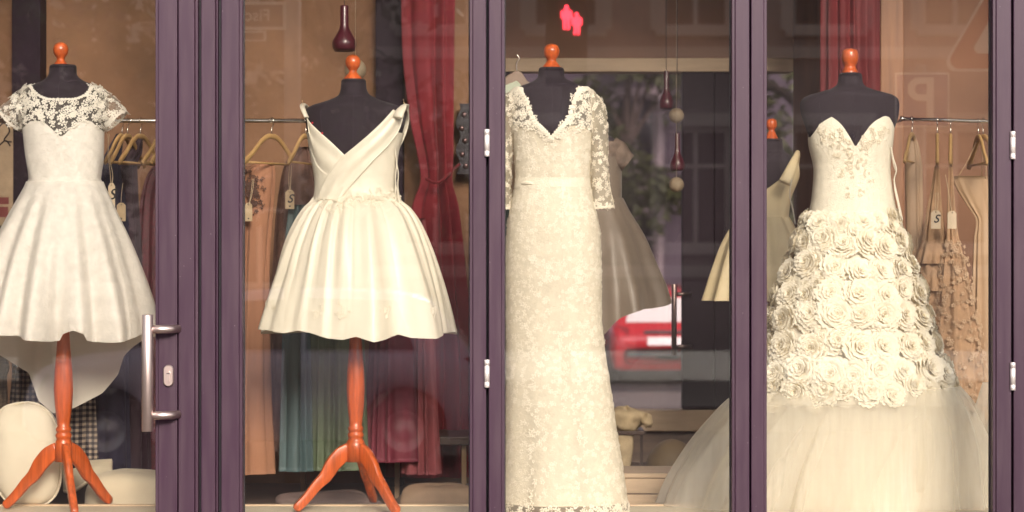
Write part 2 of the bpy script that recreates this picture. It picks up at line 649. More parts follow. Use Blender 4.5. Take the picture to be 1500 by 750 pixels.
# ------------------------------------------------------------------ glazed leaves of the shop front
YF0, YF1 = -0.030, 0.045
def stile(px0, px1, z0, z1, parent, glass_side=0, name='stile'):
    x0, x1 = px0 * KPX - 1.875, px1 * KPX - 1.875
    if glass_side:                         # a lower glazing bead along the glass
        b = 0.011
        if glass_side > 0:
            box('glazing_bead', x1 - b, x1, YF0 + 0.006, YF1 - 0.006, z0, z1, PAINT, parent, 0.0015)
            x1 -= b
        else:
            box('glazing_bead', x0, x0 + b, YF0 + 0.006, YF1 - 0.006, z0, z1, PAINT, parent, 0.0015)
            x0 += b
    return box(name, x0, x1, YF0, YF1, z0, z1, PAINT, parent, 0.003)

ZB, ZT = 0.03, 3.70
def leaf(s0, g0, g1, s1, label):
    xs = [p * KPX - 1.875 for p in (s0, g0, g1, s1)]
    t = thing('glazed_leaf', label, 'glass door', ((xs[0] + xs[3]) / 2, 0.0, ZB), 'folding glazed leaves of the shop front')
    stile(s0, g0 - 0.8, ZB, ZT, t, 1)
    stile(g1 + 1.2, s1, ZB, ZT, t, -1)
    box('rail', xs[1] - 0.002, xs[2] + 0.003, YF0 + 0.001, YF1 - 0.001, ZB, ZB + 0.16, PAINT, t, 0.003)
    box('rail', xs[1] - 0.002, xs[2] + 0.003, YF0 + 0.001, YF1 - 0.001, ZT - 0.09, ZT, PAINT, t, 0.003)
    bm = bmesh.new()
    add_box(bm, xs[0] + 0.03, xs[1] + 0.0015, 0.020, 0.030, ZB + 0.16, ZT - 0.09)
    add_box(bm, xs[2] - 0.0020, xs[3] - 0.03, 0.020, 0.030, ZB + 0.16, ZT - 0.09)
    obj_bm('gasket', bm, GASKET, t)
    box('glass_pane', xs[1] - 0.004, xs[2] + 0.004, 0.008, 0.014, ZB + 0.15, ZT - 0.08, GLASS, t)
    return t

def hinge(px, py0, py1, parent):
    x = px * KPX - 1.875
    r = 0.0098
    yh = YF0 - 0.006
    z0, z1 = Z(py1, 0), Z(py0, 0)
    h = z1 - z0
    prof = [(r * 0.8, z1), (r, z1 - 0.002), (r, z1 - h * 0.2), (r * 0.86, z1 - h * 0.205), (r * 0.86, z1 - h * 0.215), (r, z1 - h * 0.22),
            (r, z0 + h * 0.22), (r * 0.86, z0 + h * 0.215), (r * 0.86, z0 + h * 0.205), (r, z0 + h * 0.2), (r, z0 + 0.002), (r * 0.8, z0)]
    o = lathe('hinge', prof, (x, yh, 0), HINGE, parent, 20)
    box('hinge_plate', x - 0.003, x + 0.003, yh + 0.004, YF1 - 0.02, z0 + 0.004, z1 - 0.004, HINGE, parent)

def pull_handle(px_bar, py0, py1, px_foot, posts, parent, y_face, yb, name='pull_handle', r=0.0205, m=None):
    """vertical steel bar on two angled stand-offs"""
    x = X(px_bar, yb); xf = X(px_foot, yb)
    z0, z1 = Z(py1, yb), Z(py0, yb)
    m = m or STEEL
    h = lathe(name, [(r * 0.93, z1), (r, z1 - 0.002), (r, z0 + 0.002), (r * 0.93, z0)], (x, yb, 0), m, parent, 28)
    for py in posts:
        z = Z(py, yb)
        tube('standoff', [(x + r * 0.6, yb + 0.004, z), (x + (xf - x) * 0.75, yb + (y_face - yb) * 0.35, z), (xf, y_face - 0.002, z)], [r * 0.72, r * 0.74, r * 0.74], m, h, 16, up=Vector((0, 0, 1)))
    return h

l1 = leaf(-134, -100, 228, 261.5, 'purple framed glass door with the long steel pull handle, leftmost of the front')
l2 = leaf(325.5, 357, 687, 712.3, 'purple framed glass leaf in front of the short satin dress')
l3 = leaf(716, 740, 1070, 1096.6, 'purple framed glass leaf in front of the long sleeved lace dress')
l4 = leaf(1099, 1123, 1451, 1478.8, 'purple framed glass leaf in front of the rosette gown')
l5 = leaf(1482, 1509, 1840, 1866, 'purple framed glass leaf cut off at the right edge of the photo')
hinge(713.5, 190, 230, l2)
hinge(713.5, 526, 567, l2)
hinge(1480.4, 193, 234, l4)
hinge(1480.4, 530, 571, l4)
pull_handle(216, 461, 632, 257, (482.5, 609), l1, YF0, -0.095)
# lock cylinder plate: rounded oval with key slot
bm = bmesh.new()
xc, zc = 249 * KPX - 1.875, Z(549.5, 0)
ring = []
for k in range(32):
    a = 2 * math.pi * k / 32
    ring.append((xc + 0.0185 * math.cos(a), zc + (0.021 if math.sin(a) > 0 else -0.021) + 0.0185 * math.sin(a)))
v0 = [bm.verts.new((x, YF0 - 0.0005, z)) for x, z in ring]
v1 = [bm.verts.new((x, YF0 - 0.009, z)) for x, z in ring]
v2 = [bm.verts.new((xc + (x - xc) * 0.85, YF0 - 0.012, zc + (z - zc) * 0.93)) for x, z in ring]
for a, b in ((v0, v1), (v1, v2)):
    for k in range(32):
        bm.faces.new((a[k], a[(k + 1) % 32], b[(k + 1) % 32], b[k]))
bm.faces.new(v2)
bmesh.ops.recalc_face_normals(bm, faces=bm.faces)
lp = obj_bm('lock_plate', bm, STEEL, l1)
bm = bmesh.new()
bmesh.ops.create_cone(bm, cap_ends=True, segments=20, radius1=0.0085, radius2=0.0085, depth=0.006, matrix=Matrix.Translation((xc, YF0 - 0.014, zc + 0.008)) @ Matrix.Rotation(R(90), 4, 'X'))
add_box(bm, xc - 0.005, xc + 0.005, YF0 - 0.0165, YF0 - 0.011, zc - 0.022, zc + 0.004)
cyl = obj_bm('lock_cylinder', bm, STEEL, lp)
box('key_slot', xc - 0.0055, xc + 0.0055, YF0 - 0.0185, YF0 - 0.0165, zc + 0.0065, zc + 0.0095, GASKET, lp)

# fixed post between the door and the second leaf: flat, step, groove, rounded mullion, groove
post = thing('door_post', 'purple grooved door post between the door and the second leaf', 'post', (294 * KPX - 1.875, 0, ZB))
def pxw(p): return p * KPX - 1.875
box('cover_strip', pxw(263), pxw(286.5), YF0, YF1, ZB, ZT, PAINT, post, 0.003)
box('bead_strip', pxw(286.5), pxw(291.5), YF0 + 0.009, YF1, ZB, ZT, PAINT, post, 0.004)
box('mullion', pxw(296), pxw(317), YF0 - 0.001, YF1, ZB, ZT, PAINT, post, 0.004)
box('bead_strip', pxw(317), pxw(320.5), YF0 + 0.010, YF1, ZB, ZT, PAINT, post, 0.004)
box('back_filler', pxw(264), pxw(323.5), 0.012, 0.040, ZB, ZT, GASKET, post)
# seals closing the narrow gaps between leaves
for a, b, lf in ((258, 266, l1), (322, 329, l2), (708, 720, l2), (1093, 1103, l3), (1475, 1486, l4)):
    box('seal_strip', pxw(a), pxw(b), 0.031, 0.040, ZB, ZT, GASKET, lf)

# ------------------------------------------------------------------ shell of the shop
def sbox(name, *a, **k):
    return struct(box(name, *a, **k))
WX0, WX1 = -3.2, 3.6
sbox('front_wall', -9, pxw(-136), -0.08, 0.12, -0.3, 6, STONE)
sbox('front_wall', pxw(1868), 9, -0.08, 0.12, -0.3, 6, STONE)
sbox('front_wall', pxw(-136), pxw(1868), -0.06, 0.14, ZT + 0.01, 6, STONE)
sbox('shop_floor', WX0, WX1, 0.05, 3.3, 0.30, 0.44, FLOORM)
sbox('ceiling', WX0, WX1, 0.14, 3.1, 3.85, 3.95, CEIL)
sbox('side_wall', WX0 - 0.1, WX0, 0.12, 2.1, 0.0, 3.84, WALL)
sbox('side_wall', WX1, WX1 + 0.1, 0.12, 2.1, 0.0, 3.84, WALL)
XRL, XRR = X(738, 3.0), X(1203, 2.0)
sbox('back_wall', WX0 - 0.1, XRL, 2.0, 2.12, 0.0, 3.84, WALL)
sbox('back_wall', XRR, WX1 + 0.1, 2.0, 2.12, 0.0, 3.84, WALL2)
sbox('return_wall', XRL - 0.1, XRL, 2.12, 3.0, 0.0, 3.84, WALL2)
sbox('return_wall', XRR, XRR + 0.1, 2.12, 3.0, 0.0, 3.84, WALL)
sbox('soffit_wall', XRL - 0.1, XRR + 0.1, 3.0, 3.15, Z(85, 3.0), 3.84, WALL2)
# platform of the window display
sbox('display_platform', WX0, WX1, 0.05, 0.56, 0.30, 0.50, PLATM, bevel=0.004)
sbox('platform_nosing', WX0, WX1, 0.561, 0.585, 0.44, 0.506, CREAMW, bevel=0.003)

# rear shop window and door onto the side street
zs, zt = Z(600, 3.0), Z(105, 3.0)
rw = thing('rear_window', 'dark rear glazing with cream sill and beam seen behind the lace dress', 'window', ((XRL + XRR) / 2, 3.05, zs))
box('lintel', XRL, XRR, 2.985, 3.12, Z(105, 2.985), Z(85, 2.985), CREAMW, rw, 0.004)
box('sill', XRL, XRR, 2.97, 3.14, Z(632, 2.97), Z(601, 2.97), CREAMW, rw, 0.006)
box('panel', XRL, XRR, 3.02, 3.12, 0.44, Z(633.5, 2.99), mat('dark_wood_panel', (0.22, 0.145, 0.10), rough=0.5, bump=0.1, bscale=30, var=0.3, vscale=4, stretch=(0.3, 1, 6)), rw)
box('glass_pane', XRL, X(1000, 3.0), 3.045, 3.055, zs, zt, REARGLASS, rw)
box('glass_pane', X(1092, 3.0), XRR, 3.045, 3.055, zs, zt, REARGLASS, rw)
box('stile', X(1000, 3.0), X(1046, 3.0), 3.0, 3.10, zs, zt, DARKFR, rw, 0.004)
box('stile', X(1047, 3.0), X(1092, 3.0), 3.006, 3.10, zs, zt, DARKFR, rw, 0.004)
box('stile', XRL, XRL + 0.03, 3.0, 3.10, zs, zt, DARKFR, rw, 0.004)
DSTEEL = mat('dull_bronze_steel', (0.30, 0.22, 0.20), rough=0.35, metal=1.0)
pull_handle(987.5, 416, 520, 1013, (431, 508), rw, 3.0, 2.94, r=0.0135, m=DSTEEL)

# dark post and things on the left wall
tag(box('wall_post', X(20, 1.9), X(62, 1.9), 1.86, 1.99, 0.44, 3.83, DARKP, None, 0.004), 'dark square post at the far left behind the lace yoke dress', 'post')
tag(box('wall_post', X(551, 1.9), X(591, 1.9), 1.86, 1.99, 0.44, 3.83, DARKP, None, 0.004), 'dark square post beside the red curtain', 'post')
tag(box('wooden_post', X(1287, 1.95), X(1321, 1.95), 1.90, 1.995, 0.44, 3.83, mat('orange_wood', (0.30, 0.13, 0.055), rough=0.5, bump=0.1, bscale=20, var=0.3, vscale=6, stretch=(6, 6, 0.4)), None, 0.004), 'orange brown wooden post behind the rosette gown', 'post')
sgn = thing('wall_poster', 'faded paper poster with dark scrawls and red blocks at far left', 'poster', (X(5, 1.8), 1.85, Z(240, 1.8)))
PAPER = mat('old_paper', (0.36, 0.26, 0.17), rough=0.8, var=0.25, vscale=9)
box('sheet', X(-40, 1.84), X(19, 1.84), 1.840, 1.846, Z(330, 1.84), Z(170, 1.84), PAPER, sgn)
RB = mat('dull_red_print', (0.16, 0.03, 0.03), rough=0.7)
for (a, b, c, d_) in ((-4, 13, 289, 299), (-4, 12, 303, 318)):
    box('printed_block', X(a, 1.84), X(b, 1.84), 1.8375, 1.8395, Z(d_, 1.84), Z(c, 1.84), RB, sgn)
tube('scrawl', [P(-3, 188, 1.838), P(6, 180, 1.838), P(14, 192, 1.838), P(6, 205, 1.838), P(17, 208, 1.838)], 0.003, DARKP, sgn, 6, sub=24)
tube('scrawl', [P(-3, 215, 1.838), P(8, 206, 1.838), P(15, 214, 1.838)], 0.003, DARKP, sgn, 6, sub=16)

# wavy dark wall rack with dimples, right of the curtain
bm = bmesh.new()
n = 40
L_, R_ = [], []
for k in range(n + 1):
    t = k / n
    py = 152 + 103 * t
    w = 3.2 * math.sin(t * 6.28 * 2.5 + 0.6)
    L_.append((X(671 + w, 1.9), Z(py, 1.9)))
    R_.append((X(697 + 0.5 * w, 1.9), Z(py, 1.9)))
for yy in (1.87, 1.93):
    pass
def prism_xz(bm, poly, y0, y1):
    a = [bm.verts.new((x, y0, z)) for x, z in poly]
    b = [bm.verts.new((x, y1, z)) for x, z in poly]
    bm.faces.new(a); bm.faces.new(b[::-1])
    m = len(poly)
    for k in range(m):
        bm.faces.new((a[k], b[k], b[(k + 1) % m], a[(k + 1) % m]))
    bmesh.ops.recalc_face_normals(bm, faces=bm.faces)
poly = L_ + R_[::-1]
prism_xz(bm, poly, 1.89, 1.94)
wr = thing('wall_ornament', 'wavy dark carved board hanging beside the red curtain', 'wall ornament', (X(685, 1.9), 1.94, Z(205, 1.9)))
obj_bm('board', bm, mat('black_lacquer', (0.014, 0.010, 0.018), rough=0.35, bump=0.1, bscale=30), wr)
for px, py in ((680, 168), (676, 188), (681, 206), (677, 226), (682, 243)):
    lathe_r = 0.012
    V, F = lathe_data([(0.0001, 0), (0.006, 0), (0.0125, -0.002), (0.0125, -0.010)], 16)
    V = [(X(px, 1.886) + a, 1.884 - c, Z(py, 1.886) + b) for a, b, c in V]
    mesh_obj('boss', V, F, mat('bronze_boss', (0.10, 0.06, 0.06), rough=0.3, metal=0.7), wr)

# pendant lamps: red bottle shade with a pale globe hanging below
REDP = mat('dark_red_enamel', (0.060, 0.006, 0.014), rough=0.35, bump=0.03, bscale=20, coat=0.3)
GLOBE = mat('pale_globe', (0.42, 0.33, 0.23), rough=0.5, trans=0.4)
def pendant(pxc, py_top, py_bot, hw_px, y, gx, gy, gr, label):
    k = KPX * (8 + y) / 8
    x, z0, z1 = X(pxc, y), Z(py_bot, y), Z(py_top, y)
    t = thing('pendant_lamp', label, 'lamp', (x, y, z1), 'red bottle shaped pendant lamps')
    h = z1 - z0; w = hw_px * k
    prof = [(w * 0.30, z1), (w * 0.34, z1 - h * 0.03), (w * 0.34, z1 - h * 0.42), (w * 0.42, z1 - h * 0.52), (w * 0.68, z1 - h * 0.65), (w * 0.95, z1 - h * 0.77),
            (w, z1 - h * 0.85), (w * 0.92, z1 - h * 0.95), (w * 0.80, z0), (w * 0.74, z0 + 0.004)]
    lathe('shade', prof, (x, y, 0), REDP, t, 28)
    tube('cord', [(x, y, z1 - 0.01), (x, y, 3.84)], 0.0016, GASKET, t, 8)
    r = gr * k
    gxx, gz = X(gx, y), Z(gy, y)
    prof = [(r * math.sin(a), gz + r * math.cos(a)) for a in np.linspace(0.12, math.pi - 0.01, 18)]
    tube('globe_cord', [(gxx, y - w * 1.05, gz + r * 0.98), (gxx, y - w * 1.05, 3.84)], 0.0011, mat('pale_cord', (0.5, 0.4, 0.3)), t, 6)
    lathe('globe', prof, (gxx, y - w * 1.05, 0), GLOBE, t, 24)
    return t
pendant(504.5, 8, 75, 18, 1.3, 522, 104, 16, 'dark red bottle shaped pendant lamp above the satin dress')
pendant(976, 104, 160, 11, 2.75, 990, 170, 11, 'upper dark red pendant lamp in front of the rear window')
pendant(992, 195, 250, 11, 2.7, 990, 271, 11, 'lower dark red pendant lamp in front of the rear window')

# curtains
CURT = mat('deep_red_curtain', (0.19, 0.006, 0.014), rough=0.75, sheen=0.08, bump=0.15, bscale=60, var=0.35, vscale=5, stretch=(3, 3, 0.6))
CURT2 = mat('red_curtain_bright', (0.16, 0.009, 0.012), rough=0.7, sheen=0.08, bump=0.15, bscale=60, var=0.35, vscale=5, stretch=(3, 3, 0.6))
cu = thing('curtain', 'deep red curtain tied back at the middle beside the satin dress', 'curtain', (X(628, 1.75), 1.75, 0.5))
S = Shape(1.72, [(-60, 588, 668, 0.30), (60, 590, 665, 0.30), (170, 602, 662, 0.32), (240, 617, 660, 0.36), (262, 620, 658, 0.42), (300, 607, 668, 0.36),
                 (400, 596, 680, 0.30), (560, 578, 694, 0.28), (698, 566, 698, 0.28)])
shell('drape', S, CURT, cu, folds=make_folds(5, 7, 0.030, amp0=0.014, warp=0.6), nth=220, nv=60)
tube('tieback', [P(624, 262, 1.62), P(640, 268, 1.60), P(655, 258, 1.62), P(664, 248, 1.8), P(674, 240, 1.9)], 0.006, CURT, cu, 8, sub=20)
cu = thing('curtain', 'red curtain hanging behind the head of the rosette gown form', 'curtain', (X(1245, 1.8), 1.8, 0.5))
S = Shape(1.80, [(-60, 1207, 1289, 0.28), (60, 1207, 1287, 0.28), (200, 1206, 1290, 0.28), (500, 1204, 1292, 0.28), (690, 1202, 1294, 0.28)])
shell('drape', S, CURT2, cu, folds=make_folds(9, 12, 0.016, amp0=0.013, warp=0.22), nth=220, nv=40)
# ------------------------------------------------------------------ dress forms
FORMM = mat('black_form_jersey', (0.014, 0.007, 0.014), rough=0.85, sheen=0.05, bump=0.05, bscale=250)
SEAMM = mat('form_seam_thread', (0.035, 0.022, 0.034), rough=0.8)
WOOD = mat('orange_red_wood', (0.56, 0.105, 0.022), rough=0.30, spec=0.5, bump=0.06, bscale=30, var=0.45, vscale=7, stretch=(9, 9, 0.7), coat=0.25)
BRASS = mat('pin_brass', (0.7, 0.5, 0.3), rough=0.3, metal=1.0)

def knob_profile(S, pts, y, px):
    k = KPX * (8 + y) / 8
    return [(r * k, Z(py, y)) for py, r in pts], (X(px, y), y, 0)

def dress_form(label, yc, rows, knob_px, knob, pole_px=None, pole=None, legs=None, n=2.25):
    S = Shape(yc, rows, n)
    k = KPX * (8 + yc) / 8
    t = thing('dress_form', label, 'dress form', (X(pole_px or knob_px, yc), yc, 0.50), 'black dress forms on turned wooden stands')
    shell('torso', S, FORMM, t, nth=96, nv=90, cap=True)
    zt = S.ztop
    r0 = float(S.hw(zt)) * 0.98
    lathe('neck_cap', [(r0 * 0.90, zt + 0.008), (r0 * 1.0, zt + 0.004), (r0 * 1.0, zt - 0.004)], (float(S.cx(zt)), yc, 0), FORMM, t, 32)
    # stitched seams: centre front, two princess lines, and the join round the neck
    zb_neck = S.ztop - 0.055
    for a_ in (90, 52, 128):
        pts = [Vector(S.pt(np.array(z_), np.array(R(a_)), 0.0006).tolist()) for z_ in np.linspace(zb_neck if a_ == 90 else zb_neck - 0.06, zb_neck - 0.42, 40)]
        tube('seam', pts, 0.0009, SEAMM, t, 5)
    ring_ = [Vector(S.pt(np.array(zb_neck + 0.006 * math.cos(2 * a_)), np.array(a_), 0.0006).tolist()) for a_ in np.linspace(0, 6.283, 60)]
    tube('neck_seam', ring_, 0.0010, SEAMM, t, 5)
    prof, c = knob_profile(S, knob, yc, knob_px)
    dense = hermite(range(len(prof)), [p[0] for p in prof]), hermite(range(len(prof)), [p[1] for p in prof])
    q = np.linspace(0, len(prof) - 1, 40)
    lathe('finial', list(zip(dense[0](q), dense[1](q))), c, WOOD, t, 32)
    px = pole_px or knob_px
    if pole:
        lathe('pole', [(r * k, Z(py, yc)) for py, r in pole], (X(px, yc), yc, 0), WOOD, t, 28)
    else:
        lathe('pole', [(0.018, Z(400, yc)), (0.018, 0.52)], (X(px, yc), yc, 0), WOOD, t, 16)
        lathe('base', [(0.10, 0.518), (0.12, 0.508), (0.12, 0.50)], (X(px, yc), yc, 0), WOOD, t, 28)
    if legs:
        hub_top, hub_bot, angs = legs
        zt_, zb_ = Z(hub_top, yc), Z(hub_bot, yc)
        for a in angs:
            ca, sa = math.cos(R(a)), math.sin(R(a))
            # cabriole plank: centre line (radius, height), half depth
            H = zb_ - 0.50
            hub_r = 0.022
            cl = [(hub_r, zt_ - 0.032, 0.036), (0.055, zt_ - 0.052, 0.040), (0.090, zt_ - 0.088, 0.037), (0.120, zt_ - 0.135, 0.031), (0.150, 0.50 + H * 0.55 + 0.0, 0.026),
                  (0.185, 0.50 + H * 0.30 + 0.005, 0.023), (0.215, 0.50 + 0.030, 0.022), (0.238, 0.50 + 0.0105, 0.020)]
            f1 = hermite([c_[0] for c_ in cl], [c_[1] for c_ in cl]); f2 = hermite([c_[0] for c_ in cl], [c_[2] for c_ in cl])
            rr = np.linspace(hub_r, 0.238, 28)
            V, F = [], []
            m = 12
            for i, r in enumerate(rr):
                dz = float(f1(r + 1e-3) - f1(r - 1e-3)) / 2e-3 if 0 < i < 27 else float(f1(rr[min(i + 1, 27)]) - f1(rr[max(i - 1, 0)])) / float(rr[min(i + 1, 27)] - rr[max(i - 1, 0)])
                L = math.hypot(1, dz)
                nx, nz = -dz / L, 1 / L
                w = float(f2(r)) * 0.80
                th_ = 0.0135
                z = float(f1(r))
                for j in range(m):
                    b = 2 * math.pi * j / m
                    u = abs(math.cos(b)) ** 0.28 * math.copysign(1, math.cos(b)) * w
                    v = abs(math.sin(b)) ** 0.28 * math.copysign(1, math.sin(b)) * th_
                    if i == 27:
                        u *= 0.55; v *= 0.7
                    R_ = r + nx * u
                    V.append((X(px, yc) + ca * R_ - sa * v, yc + sa * R_ + ca * v, max(0.5005, z + nz * u)))
            F = grid_faces(28, m, True)
            F.append(tuple(range(m))[::-1]); F.append(tuple(27 * m + j for j in range(m)))
            o = mesh_obj('leg', V, F, WOOD, t)
            bm = bmesh.new(); bm.from_mesh(o.data); bmesh.ops.recalc_face_normals(bm, faces=bm.faces); bm.to_mesh(o.data); bm.free()
    return t, S

POLE1 = [(440, 8), (485, 8.5), (510, 10), (545, 13), (570, 14), (595, 12.5), (615, 10), (624, 9), (626, 10.5), (629, 11.5), (632, 10.5), (633, 9.5), (635, 11), (638, 12), (641, 11), (643, 10), (646, 11.5), (652, 12.5), (676, 12.5)]
POLE2 = [(440, 8), (495, 9), (515, 10), (545, 12.5), (570, 13.3), (595, 12), (615, 10), (623, 9), (625, 10.5), (628, 11.5), (631, 10.5), (632, 9.5), (634, 11), (637, 12), (640, 11), (642, 10), (646, 12.5), (652, 14.5), (676, 14.5)]
KN1 = [(62, 2), (63.5, 6), (67, 9.5), (73, 11), (79, 9.8), (84, 6.5), (87, 5.5), (90, 6.5), (94, 10), (98, 12.5), (100, 12)]
KN2 = [(80, 2), (81.5, 6), (85, 9.7), (91, 11.2), (97, 10), (102, 6.5), (104.5, 5.5), (107, 6.5), (111, 10), (116, 13.8), (119, 13.6)]
KN3 = [(64, 2), (65.5, 6.5), (69, 10), (75, 11.8), (81, 10.5), (86, 7.5), (88.5, 6.6), (91, 7.8), (95, 11), (100, 14.5), (102.5, 14.2)]
KN4 = [(71, 3), (72.5, 8), (76, 11.5), (83, 12.4), (90, 11.5), (95, 9.2), (98, 8.6), (101, 9.5), (105, 11.8), (109, 12.2), (111, 11.5)]
YA = 0.42
f1, S1 = dress_form('black dress form wearing the lace yoke dress, on an orange tripod stand', YA,
    [(98, 73, 112, .95), (108, 72, 112, .92), (115, 68, 117, .88), (120, 60, 126, .78), (126, 46, 140, .66), (132, 37, 148, .58), (140, 32, 153, .52), (155, 30, 154, .53), (175, 34, 151, .60), (200, 37, 150, .64),
     (230, 40, 149, .63), (265, 45, 145, .66), (290, 40, 150, .68), (330, 33, 156, .7), (430, 38, 150, .68)], 89, KN1, 93, POLE1, (646, 676, (172, 292, 52)))
f2, S2 = dress_form('black dress form wearing the short satin dress, on a bright orange tripod stand', YA,
    [(119, 500, 536, .95), (130, 499, 537, .92), (138, 497, 541, .88), (143, 491, 549, .80), (149, 475, 565, .68), (155, 456, 583, .58), (161, 448, 592, .52), (172, 447, 593, .52), (200, 452, 588, .58), (230, 457, 581, .62),
     (270, 463, 578, .64), (295, 461, 581, .66), (340, 452, 590, .7), (430, 458, 586, .68)], 517, KN2, 521, POLE2, (646, 676, (196, 316, 76)))
f3, S3 = dress_form('black dress form wearing the long sleeved lace dress', YA,
    [(102, 789, 826, .95), (112, 788, 827, .92), (118, 783, 833, .85), (123, 771, 846, .72), (129, 757, 859, .60), (137, 749, 866, .52), (150, 748, 868, .52), (170, 750, 866, .58), (190, 752, 866, .64), (220, 755, 864, .62),
     (262, 758, 861, .64), (300, 751, 866, .68), (350, 746, 873, .70), (430, 750, 870, .68)], 808, KN3)
YD = 0.62
f4, S4 = dress_form('black dress form wearing the strapless rosette gown', YD,
    [(110, 1229, 1262, .95), (122, 1227, 1264, .92), (129, 1220, 1271, .85), (134, 1204, 1288, .70), (139, 1186, 1306, .58), (145, 1175, 1315, .50), (155, 1172, 1317, .47), (168, 1174, 1316, .48), (185, 1180, 1311, .54), (205, 1187, 1305, .60),
     (240, 1194, 1301, .62), (290, 1194, 1304, .64), (320, 1186, 1312, .68), (430, 1190, 1308, .68)], 1245, KN4, n=2.35)

# ------------------------------------------------------------------ bridal cloth
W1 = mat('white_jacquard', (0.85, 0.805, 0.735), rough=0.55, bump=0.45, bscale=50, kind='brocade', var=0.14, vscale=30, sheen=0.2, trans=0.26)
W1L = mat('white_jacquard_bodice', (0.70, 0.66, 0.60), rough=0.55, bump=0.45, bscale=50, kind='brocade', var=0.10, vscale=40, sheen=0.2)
W2 = mat('ivory_satin', (0.78, 0.725, 0.60), rough=0.40, spec=0.5, bump=0.06, bscale=25, var=0.05, vscale=8, sheen=0.1, trans=0.10)
W3 = mat('ivory_lace_cloth', (0.72, 0.655, 0.525), rough=0.7, bump=0.28, bscale=50, kind='brocade', var=0.10, vscale=35, trans=0.06)
W4 = mat('cream_lace_bodice', (0.78, 0.72, 0.59), rough=0.65, bump=0.4, bscale=75, kind='brocade', var=0.08, vscale=40)
ROSE = mat('cream_organza', (0.93, 0.875, 0.74), rough=0.75, bump=0.1, bscale=90, var=0.03, vscale=20, trans=0.20)
THREAD = mat('lace_thread', (0.80, 0.76, 0.68), rough=0.7, trans=0.15)
THREAD3 = mat('ivory_lace_thread', (0.86, 0.80, 0.68), rough=0.7, trans=0.12)
APPL = mat('beige_applique', (0.78, 0.71, 0.57), rough=0.7, trans=0.1)
NET1 = mat_sheer('white_net', (0.78, 0.73, 0.64), 0.22, 0.4, 300, 0.12)
NET3 = mat_sheer('ivory_net', (0.80, 0.74, 0.61), 0.44, 0.4, 300, 0.12)
TULLE = mat_sheer('cream_tulle', (0.95, 0.91, 0.82), 0.34, 0.45, 9, 0.13, stretch=(5, 5, 0.35))
TULLE2 = mat_sheer('cream_tulle_fine', (0.96, 0.93, 0.85), 0.38, 0.40, 8, 0.10, stretch=(4, 4, 0.4))
SATIN_IN = mat('cream_underskirt', (0.86, 0.81, 0.70), rough=0.6, bump=0.1, bscale=20, trans=0.15)

def px_edge(S, cxp, z0, front, back):
    """edge height round the body from a table of (px from the middle, py); back is one py"""
    k = KPX * (8 + S.yc) / 8
    f = hermite([a for a, b in front], [b for a, b in front])
    def g(th):
        c, s = np.cos(th), np.sin(th)
        pts = S.pt(np.full_like(th, z0), th, 0.006)          # true place, so the edge lands right in depth too
        kk_ = KPX * (8 + pts[..., 1]) / 8
        dx = pts[..., 0] / kk_ + 750 - cxp
        py = f(np.abs(dx))
        side = f(np.full_like(th, float(S.hw(z0)) / k))
        py = np.where(s >= 0, py, side + (back - side) * np.minimum(1, -s * 2))
        return np.where(s >= 0, CAM_Z + (375.0 - py) * kk_, Z(py, S.yc))
    return g

def scatter(M, S, rnd, n, thr, zf, off, r, sprig=0.4, lift=0.0008, keep=None):
    c = 0; tries = 0
    pts = []
    while c < n and tries < n * 12:
        tries += 1
        th = rnd.uniform(*thr)
        z = zf(th, rnd.random())
        p, nrm = surf_sample(S, z, th, off)
        if nrm.dot(Vector((math.cos(th), -math.sin(th), 0))) < 0:
            nrm = -nrm
        if keep and not keep(p):
            continue
        if any((p - q).length < r * 0.9 for q in pts[-160:]):
            continue
        pts.append(p)
        rr = r * rnd.uniform(0.75, 1.25)
        if rnd.random() < sprig:
            M.sprig(p, nrm, rr * 1.3, rnd, lift)
        else:
            M.flower(p, nrm, rr, rnd, rnd.choice((4, 5, 5, 6)), lift)
        c += 1

def edge_petals(M, S, fz, th0, th1, n, off, L, W, down=False, lift=0.001):
    for k in range(n):
        th = th0 + (th1 - th0) * (k + 0.5) / n
        z = float(fz(np.array([th]))[0])
        p, nrm = surf_sample(S, z, th, off)
        if nrm.dot(Vector((math.cos(th), -math.sin(th), 0))) < 0:
            nrm = -nrm
        d = Vector((0, 0, -1 if down else 1))
        for a in (-0.7, 0, 0.7):
            M.petal(p - d * L * 0.35, nrm, Matrix.Rotation(a, 3, nrm) @ d, L, W, lift)

# ================= dress 1: lace yoke, cap sleeves, high-low skirt
rnd = random.Random(11)
D1 = thing('wedding_dress', 'white dress with floral lace yoke, cap sleeves and a high low skirt', 'wedding dress', (X(92, YA), YA, 1.0), 'wedding dresses in the window')
swe1 = px_edge(S1, 89, Z(185, YA), [(0, 200), (6, 196), (16, 186), (30, 177), (42, 177), (52, 184), (64, 193)], 190)
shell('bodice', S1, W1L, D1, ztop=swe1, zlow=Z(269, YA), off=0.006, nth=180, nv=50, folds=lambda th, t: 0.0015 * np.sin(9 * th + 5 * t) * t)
nk1 = px_edge(S1, 90, Z(130, YA), [(0, 146), (14, 146), (26, 142), (36, 134), (44, 128), (52, 126), (62, 128)], 138)
shell('lace_yoke', S1, NET1, D1, ztop=nk1, zlow=lambda th: swe1(th) - 0.003, off=0.0075, nth=180, nv=30)
M = Motifs()
def zf(th, u):
    a, b = float(nk1(np.array([th]))[0]), float(swe1(np.array([th]))[0]) + 0.004
    return b + (a - b) * u
scatter(M, S1, rnd, 185, (0.05, 3.09), zf, 0.010, 0.0125, 0.72)
scatter(M, S1, rnd, 60, (3.2, 6.2), zf, 0.010, 0.017, 0.5)
edge_petals(M, S1, nk1, 0, 6.283, 90, 0.010, 0.011, 0.0035)
M.build('lace_motifs', THREAD, D1)
